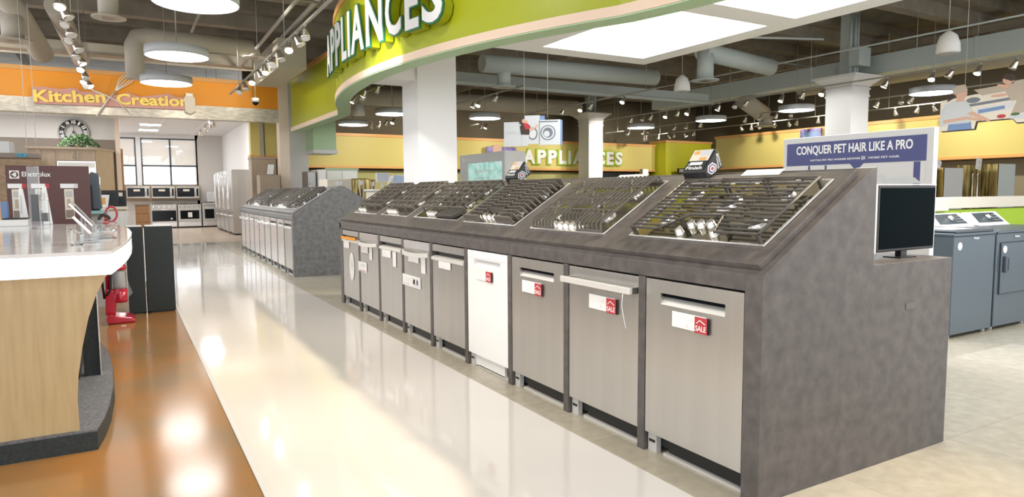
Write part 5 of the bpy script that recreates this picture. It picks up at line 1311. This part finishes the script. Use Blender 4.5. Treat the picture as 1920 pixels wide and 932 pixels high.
R2_ = [(1629, 194), (1665, 187), (1700, 187), (1909, 161), (1368, 223), (1400, 220), (1428, 216), (1453, 212), (1232, 239), (1251, 236), (1269, 232), (1136, 249), (1157, 245), (1169, 244)]
spots_on(R2_, TZ, 'spotlights on the second right track', 'track spotlight on the rail just beyond the long one, %s of its row', 2.2, (1, 0, 1, 0, 1, 0, 0, 0), 17.0)
track('second lighting rail beyond the long one on the right', 17.0, 6.5, 22)
R3 = [(1662, 210), (1702, 205), (1734, 202), (1502, 224), (1529, 221), (1477, 230), (1445, 230), (1421, 233), (1396, 237), (1379, 238), (1357, 240), (1172, 259), (1190, 261), (1203, 257), (1222, 255), (1236, 254), (1257, 252), (1275, 250)]
spots_on(R3, TZ, 'spotlights on the farthest right track', 'small bright spotlight on the farthest rail, %s of its row', .4, (1, 0, 0, 1, 0, 1, 1, 0), 19.3)
track('farthest lighting rail close to the yellow right wall soffit', 19.3, 9, 23)
R4 = [(1031, 209), (1062, 202), (1087, 199), (886, 236), (871, 237), (1137, 186)]
spots_on(R4, TZ, 'spotlights above the hanging washer poster', 'track spotlight above the washer poster, %s of its row', 2.6, (0, 1, 0, 1), 10.7)
track('lighting rail above the hanging washer poster', 10.7, 12, 21.5)
R5 = [(867, 195), (887, 194), (905, 184)]
spots_on(R5, TZ, 'spotlights right of the white pillar', 'track spotlight just right of the big white pillar, %s of three', 2.6, (1, 1, 0), 7.8)
track('short lighting rail right of the big white pillar', 7.8, 13, 17)
R6 = [(684, 175), (682, 182), (709, 168), (663, 187), (697, 237), (712, 236), (725, 231), (738, 228)]
spots_on(R6, TZ, 'spotlights behind the curved header', 'track spotlight seen under the curved header, %s of its row', 2.6, (1, 0, 0, 1), None)
track('lighting rail behind the curved header', 5.0, 12.5, 18)
kk = [(385, 243), (395, 235), (400, 232), (376, 250)]
for i, p in enumerate(kk):
    q = at(p[0], p[1], Z=3.35); o = spot('track spotlight in the kitchen showroom, %s of four' % ordn[i], 'spotlights in the kitchen showroom', i % 2 == 0, .6, 1.0); o.location = (q.x, q.y, 3.48)
track('short lighting rail under the kitchen showroom ceiling', at(385, 243, Z=3.35).x, 20.2, 24, 3.48)
# ducts -------------------------------------------------------------------------
def duct_run(name, label, m, fn, cat='duct'):
    t = thing(name, label, cat, (0, 0, 0)); fn(t, m); return t
def rect(t, m):
    MB().box(16.35, 16.85, 1, 18.5, 4.16, 4.62).build('duct_body', m, t, .01)
    g = MB()
    for y in range(2, 18, 3): g.box(16.34, 16.86, y, y+.04, 4.15, 4.63)
    g.build('seam', m, t)
    g = MB()
    for y in range(2, 18, 2): g.tube([(16.4, y, 4.6), (16.4, y, 5.1)], .01, 6)
    g.build('hanger_rod', 'rod', t)
duct_run('air_duct', 'long blue grey rectangular air duct running behind the capital column', 'duct_b', rect)
def rect2(t, m):
    MB().box(5.6, 15.0, 14.5, 15.0, 3.90, 4.10).build('duct_body', m, t)
    g = MB()
    for i in range(34): g.add([(5.8+i*.27, 14.3, 3.80), (5.86+i*.27, 14.3, 3.80), (6.0+i*.27, 14.5, 3.86), (5.94+i*.27, 14.5, 3.86)], [(0, 1, 2, 3)]); g.box(5.8+i*.27, 5.83+i*.27, 14.3, 14.5, 3.80, 3.82)
    g.build('tray_slats', 'duct', t); g = MB(); g.box(5.6, 15, 14.28, 14.31, 3.78, 3.84); g.box(5.6, 15, 14.5, 14.53, 3.8, 3.86); g.build('tray_rail', 'duct_b', t)
duct_run('cable_tray', 'blue grey flat duct with slatted tray crossing beyond the pillar', 'duct_b', rect2)
def roundduct(label, m, path, r, drop=None, reg=None, name='round_duct'):
    t = thing(name, label, 'duct', (0, 0, 0)); g = MB(); g.tube(path, r, 18); g.build('duct_body', m, t)
    if drop:
        x, y, z0, z1, rr_ = drop; g = MB(); g.tube([(x, y, z1), (x, y, z0)], rr_, 16); g.build('drop', m, t)
        g = MB(); g.lathe([(rr_*1.7, z0-.02), (rr_*1.7, z0), (rr_, z0+.02)], (x, y, 0), 24); q = g.build('air_register', m, t); g = MB(); g.box(x-.09, x+.09, y-.09, y+.09, z0-.026, z0-.018); g.build('grille', 'steel_dark', q)
    return t
a = at(945, 162, Y=13.0)
roundduct('blue grey round duct with capped end and drop, right of the white pillar', 'duct_b', [(at(888, 139, Y=13.0).x+.2, 13.0, 4.28-.25), (11.6, 13.0, 4.1)], .19, (a.x, 13.0, a.z, 4.0, .15))
a = at(1322, 150, Y=10.5); 
roundduct('short blue grey round duct with drop right of the coffered ceiling corner', 'duct_b', [(a.x-.1, 10.5, 4.20), (a.x+2.5, 10.9, 4.15)], .19, (a.x, 10.5, a.z, 4.2, .17))
a = at(204, 32, Z=4.0); b2 = at(25, 75, Z=4.0)
roundduct('tan round duct with ceiling register above the left track', 'duct', [(a.x-.7, a.y-.2, 4.75), (a.x+.05, a.y, 4.75)], .2, (a.x, a.y, 4.0, 4.8, .14))
roundduct('tan angled duct with register at the top left corner', 'duct', [(b2.x-.15, b2.y-.5, 4.75), (b2.x+.05, b2.y, 4.55), tuple(at(80, 102, Y=b2.y+1.3))], .19, (b2.x, b2.y, 4.0, 4.5, .17))
roundduct('tan inclined duct behind the left spotlights', 'duct', [at(103, 10, Z=4.6), at(152, 112, Z=4.4)], .17)
p0, p1 = at(250, 70, Y=16.2), at(475, 92, Y=16.2)
roundduct('long tan elbow duct crossing above the orange soffit', 'duct', [(p0.x, 16.2, p0.z-.85), (p0.x, 16.2, p0.z-.15), (p0.x+.07, 16.2, p0.z), (p0.x+.25, 16.2, p0.z+.05), (p1.x, 16.2, p1.z)], .18, (p1.x, 16.2, at(475, 107, Y=16.2).z, p1.z, .14))
# box duct / hood shape near the header top
t = thing('air_duct', 'wide tan box duct left of the curved header', 'duct', (0, 0, 0)); a = at(520, 70, Y=15.5); b2 = at(575, 130, Y=15.5); MB().box(a.x, b2.x, 15.5, 18.5, b2.z, a.z).build('duct_body', 'duct', t)
# horizontal box beam with ladder tray above soffit
t = thing('cable_tray', 'tan ladder tray running above the orange soffit', 'cable tray', (0, 0, 0))
za = at(0, 108, Y=19.2).z; zb_ = 4.62
MB().box(-6, 4.0, 19.0, 19.4, 4.60, 4.86).build('box_beam', 'duct', t)
g = MB(); g.box(-6, 4.0, 18.7, 18.74, 4.44, 4.48); g.box(-6, 4.0, 19.0, 19.04, 4.50, 4.54)
for i in range(26): g.bar((-5.9+i*.38, 18.72, 4.46), (-5.8+i*.38, 19.02, 4.52), .03, .03)
g.build('ladder', 'duct', t)
# sprinkler pipes and conduits
def pipe(label, pts, r=.02, m='rod', cat='pipe'):
    g = MB(); g.tube(pts, r, 8); o = g.build('ceiling_pipe', m); tag(o, label, cat); return o
pipe('thin sprinkler pipe crossing the ceiling at upper left', [(-5, 12.5, 4.7), (3.2, 12.5, 4.7)])
pipe('ceiling pipe running along the aisle beside the curved header', [(2.55, 3, 4.5), (2.75, 19, 4.5)], .035)
pipe('slanted ceiling pipe left of the disc pendants', [(1.5, 5, 4.9), (1.5, 19, 4.9)], .03)
pipe('bundle pipe above the curved header', [(3.3, 9, 4.9), (3.4, 19, 4.9)], .05)
pipe('sprinkler pipe crossing left of the capital column', [(5, 12.0, 4.6), (20, 12.0, 4.6)])
pipe('pale conduit along the coffered ceiling far side', [(5.2, 9.2, 3.75), (12.5, 9.0, 4.35)], .022, 'duct_b')
pipe('conduit parallel to the big duct', [(14.6, 2, 4.5), (14.6, 19, 4.5)], .02, 'duct_b')
pipe('pale conduit dropping near the coffered ceiling corner', [(7.8, 9.0, 4.7), (7.9, 9.0, 4.3), (8.0, 9.1, 4.15), (8.2, 9.1, 3.7)], .025, 'duct_b')
# duct behind, brown
roundduct('tan round duct far back above the yellow soffit', 'duct', [(5.5, 19.5, 4.1), (13.5, 19.0, 4.1)], .25)
roundduct('tan elbow duct with square register in the far right corner', 'duct', [at(1395, 188, Y=14.5), at(1432, 215, Y=14.5)], .25, (at(1436, 220, Y=14.5).x, 14.5, at(1436, 236, Y=14.5).z, at(1436, 218, Y=14.5).z, .2))
roundduct('large tan duct running behind the cooking poster', 'duct', [(18.5, 2, 4.6), (18.5, 14, 4.6)], .4)


# ================================================================== LIGHT
def spotlamp(loc, tgt, power, size=1.2, col=(1, .90, .74), rad=.08, blend=.6):
    l = bpy.data.lights.new('spot_lamp', 'SPOT'); l.energy = power; l.spot_size = size; l.spot_blend = blend; l.color = col; l.shadow_soft_size = rad
    o = bpy.data.objects.new('spot_lamp', l); COL.objects.link(o); o.location = loc
    o.rotation_euler = (Vector(tgt)-Vector(loc)).to_track_quat('-Z', 'Y').to_euler()
# added spot lamps floating near the tracks, washing walls, columns and islands
for x in (-2.5, -.5, 1.5, 3.0): spotlamp((x, 17.3, 3.6 if x > -1 and x < 2.3 else 4.2), (x, 19.6, 3.7), 45, 1.6)
for x in (7.8, 10.7, 13.9, 17.0, 19.3): spotlamp((x, 20.8, 3.6), (x, 23.6, 2.6), 190, 1.7, (1, .93, .82))
for y in (6, 8.5, 11, 13.5, 16): spotlamp((18.2, y, 3.7), (20.3, y, 2.6), 170, 1.8, (1, .93, .82))
for y in (3.2, 6.5, 9.5, 12.5, 16): spotlamp((1.9, y, 4.3), (3.4, y, 3.7), 60, 1.7, (1, .95, .86))
spotlamp((22.5, 20, 3.7), (22.5, 23, 2.6), 150, 1.6)
for y in (1.6, 3.4, 5.2, 7.0): spotlamp((4.2, y-.3, 3.1), (2.5, y, 1.1), 300, 1.1, (1, .84, .62))
for y in (2.5, 5.0, 7.5): spotlamp((-.52, y, 3.6), (2.2, y, .6), 110, 1.2, (1, .88, .70))
spotlamp((2.3, 8.2, 3.6), (4.6, 10.6, 1.9), 220, .8, (1, .98, .95)); spotlamp((13.9, 7.5, 3.6), (15.8, 10.4, 2.6), 260, .7, (1, .98, .95)); spotlamp((13.9, 12.5, 3.6), (15.6, 10.7, 3), 120, .7, (1, .98, .95)); spotlamp((17, 19.5, 3.6), (16.7, 22.3, 2.6), 160, .7, (1, .95, .9))
for y in (11.0, 13.5, 16.0): spotlamp((.4, y, 3.5), (2.3, y+.4, .7), 130, 1.2, (.92, .96, 1))  # added to brighten the distant dishwashers, off any rail
for y in (11.5, 14.5): spotlamp((2.3, y, 3.6), (2.8, y+.5, 1.2), 110, 1.2, (1, .97, .92))
w = bpy.data.worlds.new('world'); S.world = w; w.use_nodes = True
bg = w.node_tree.nodes['Background']; bg.inputs['Color'].default_value = (.95, .97, 1, 1); bg.inputs['Strength'].default_value = 1.45
S.view_settings.view_transform = 'Standard'; S.view_settings.look = 'None'; S.view_settings.gamma = 1
S.view_settings.use_curve_mapping = False; S.view_settings.exposure = 0.48
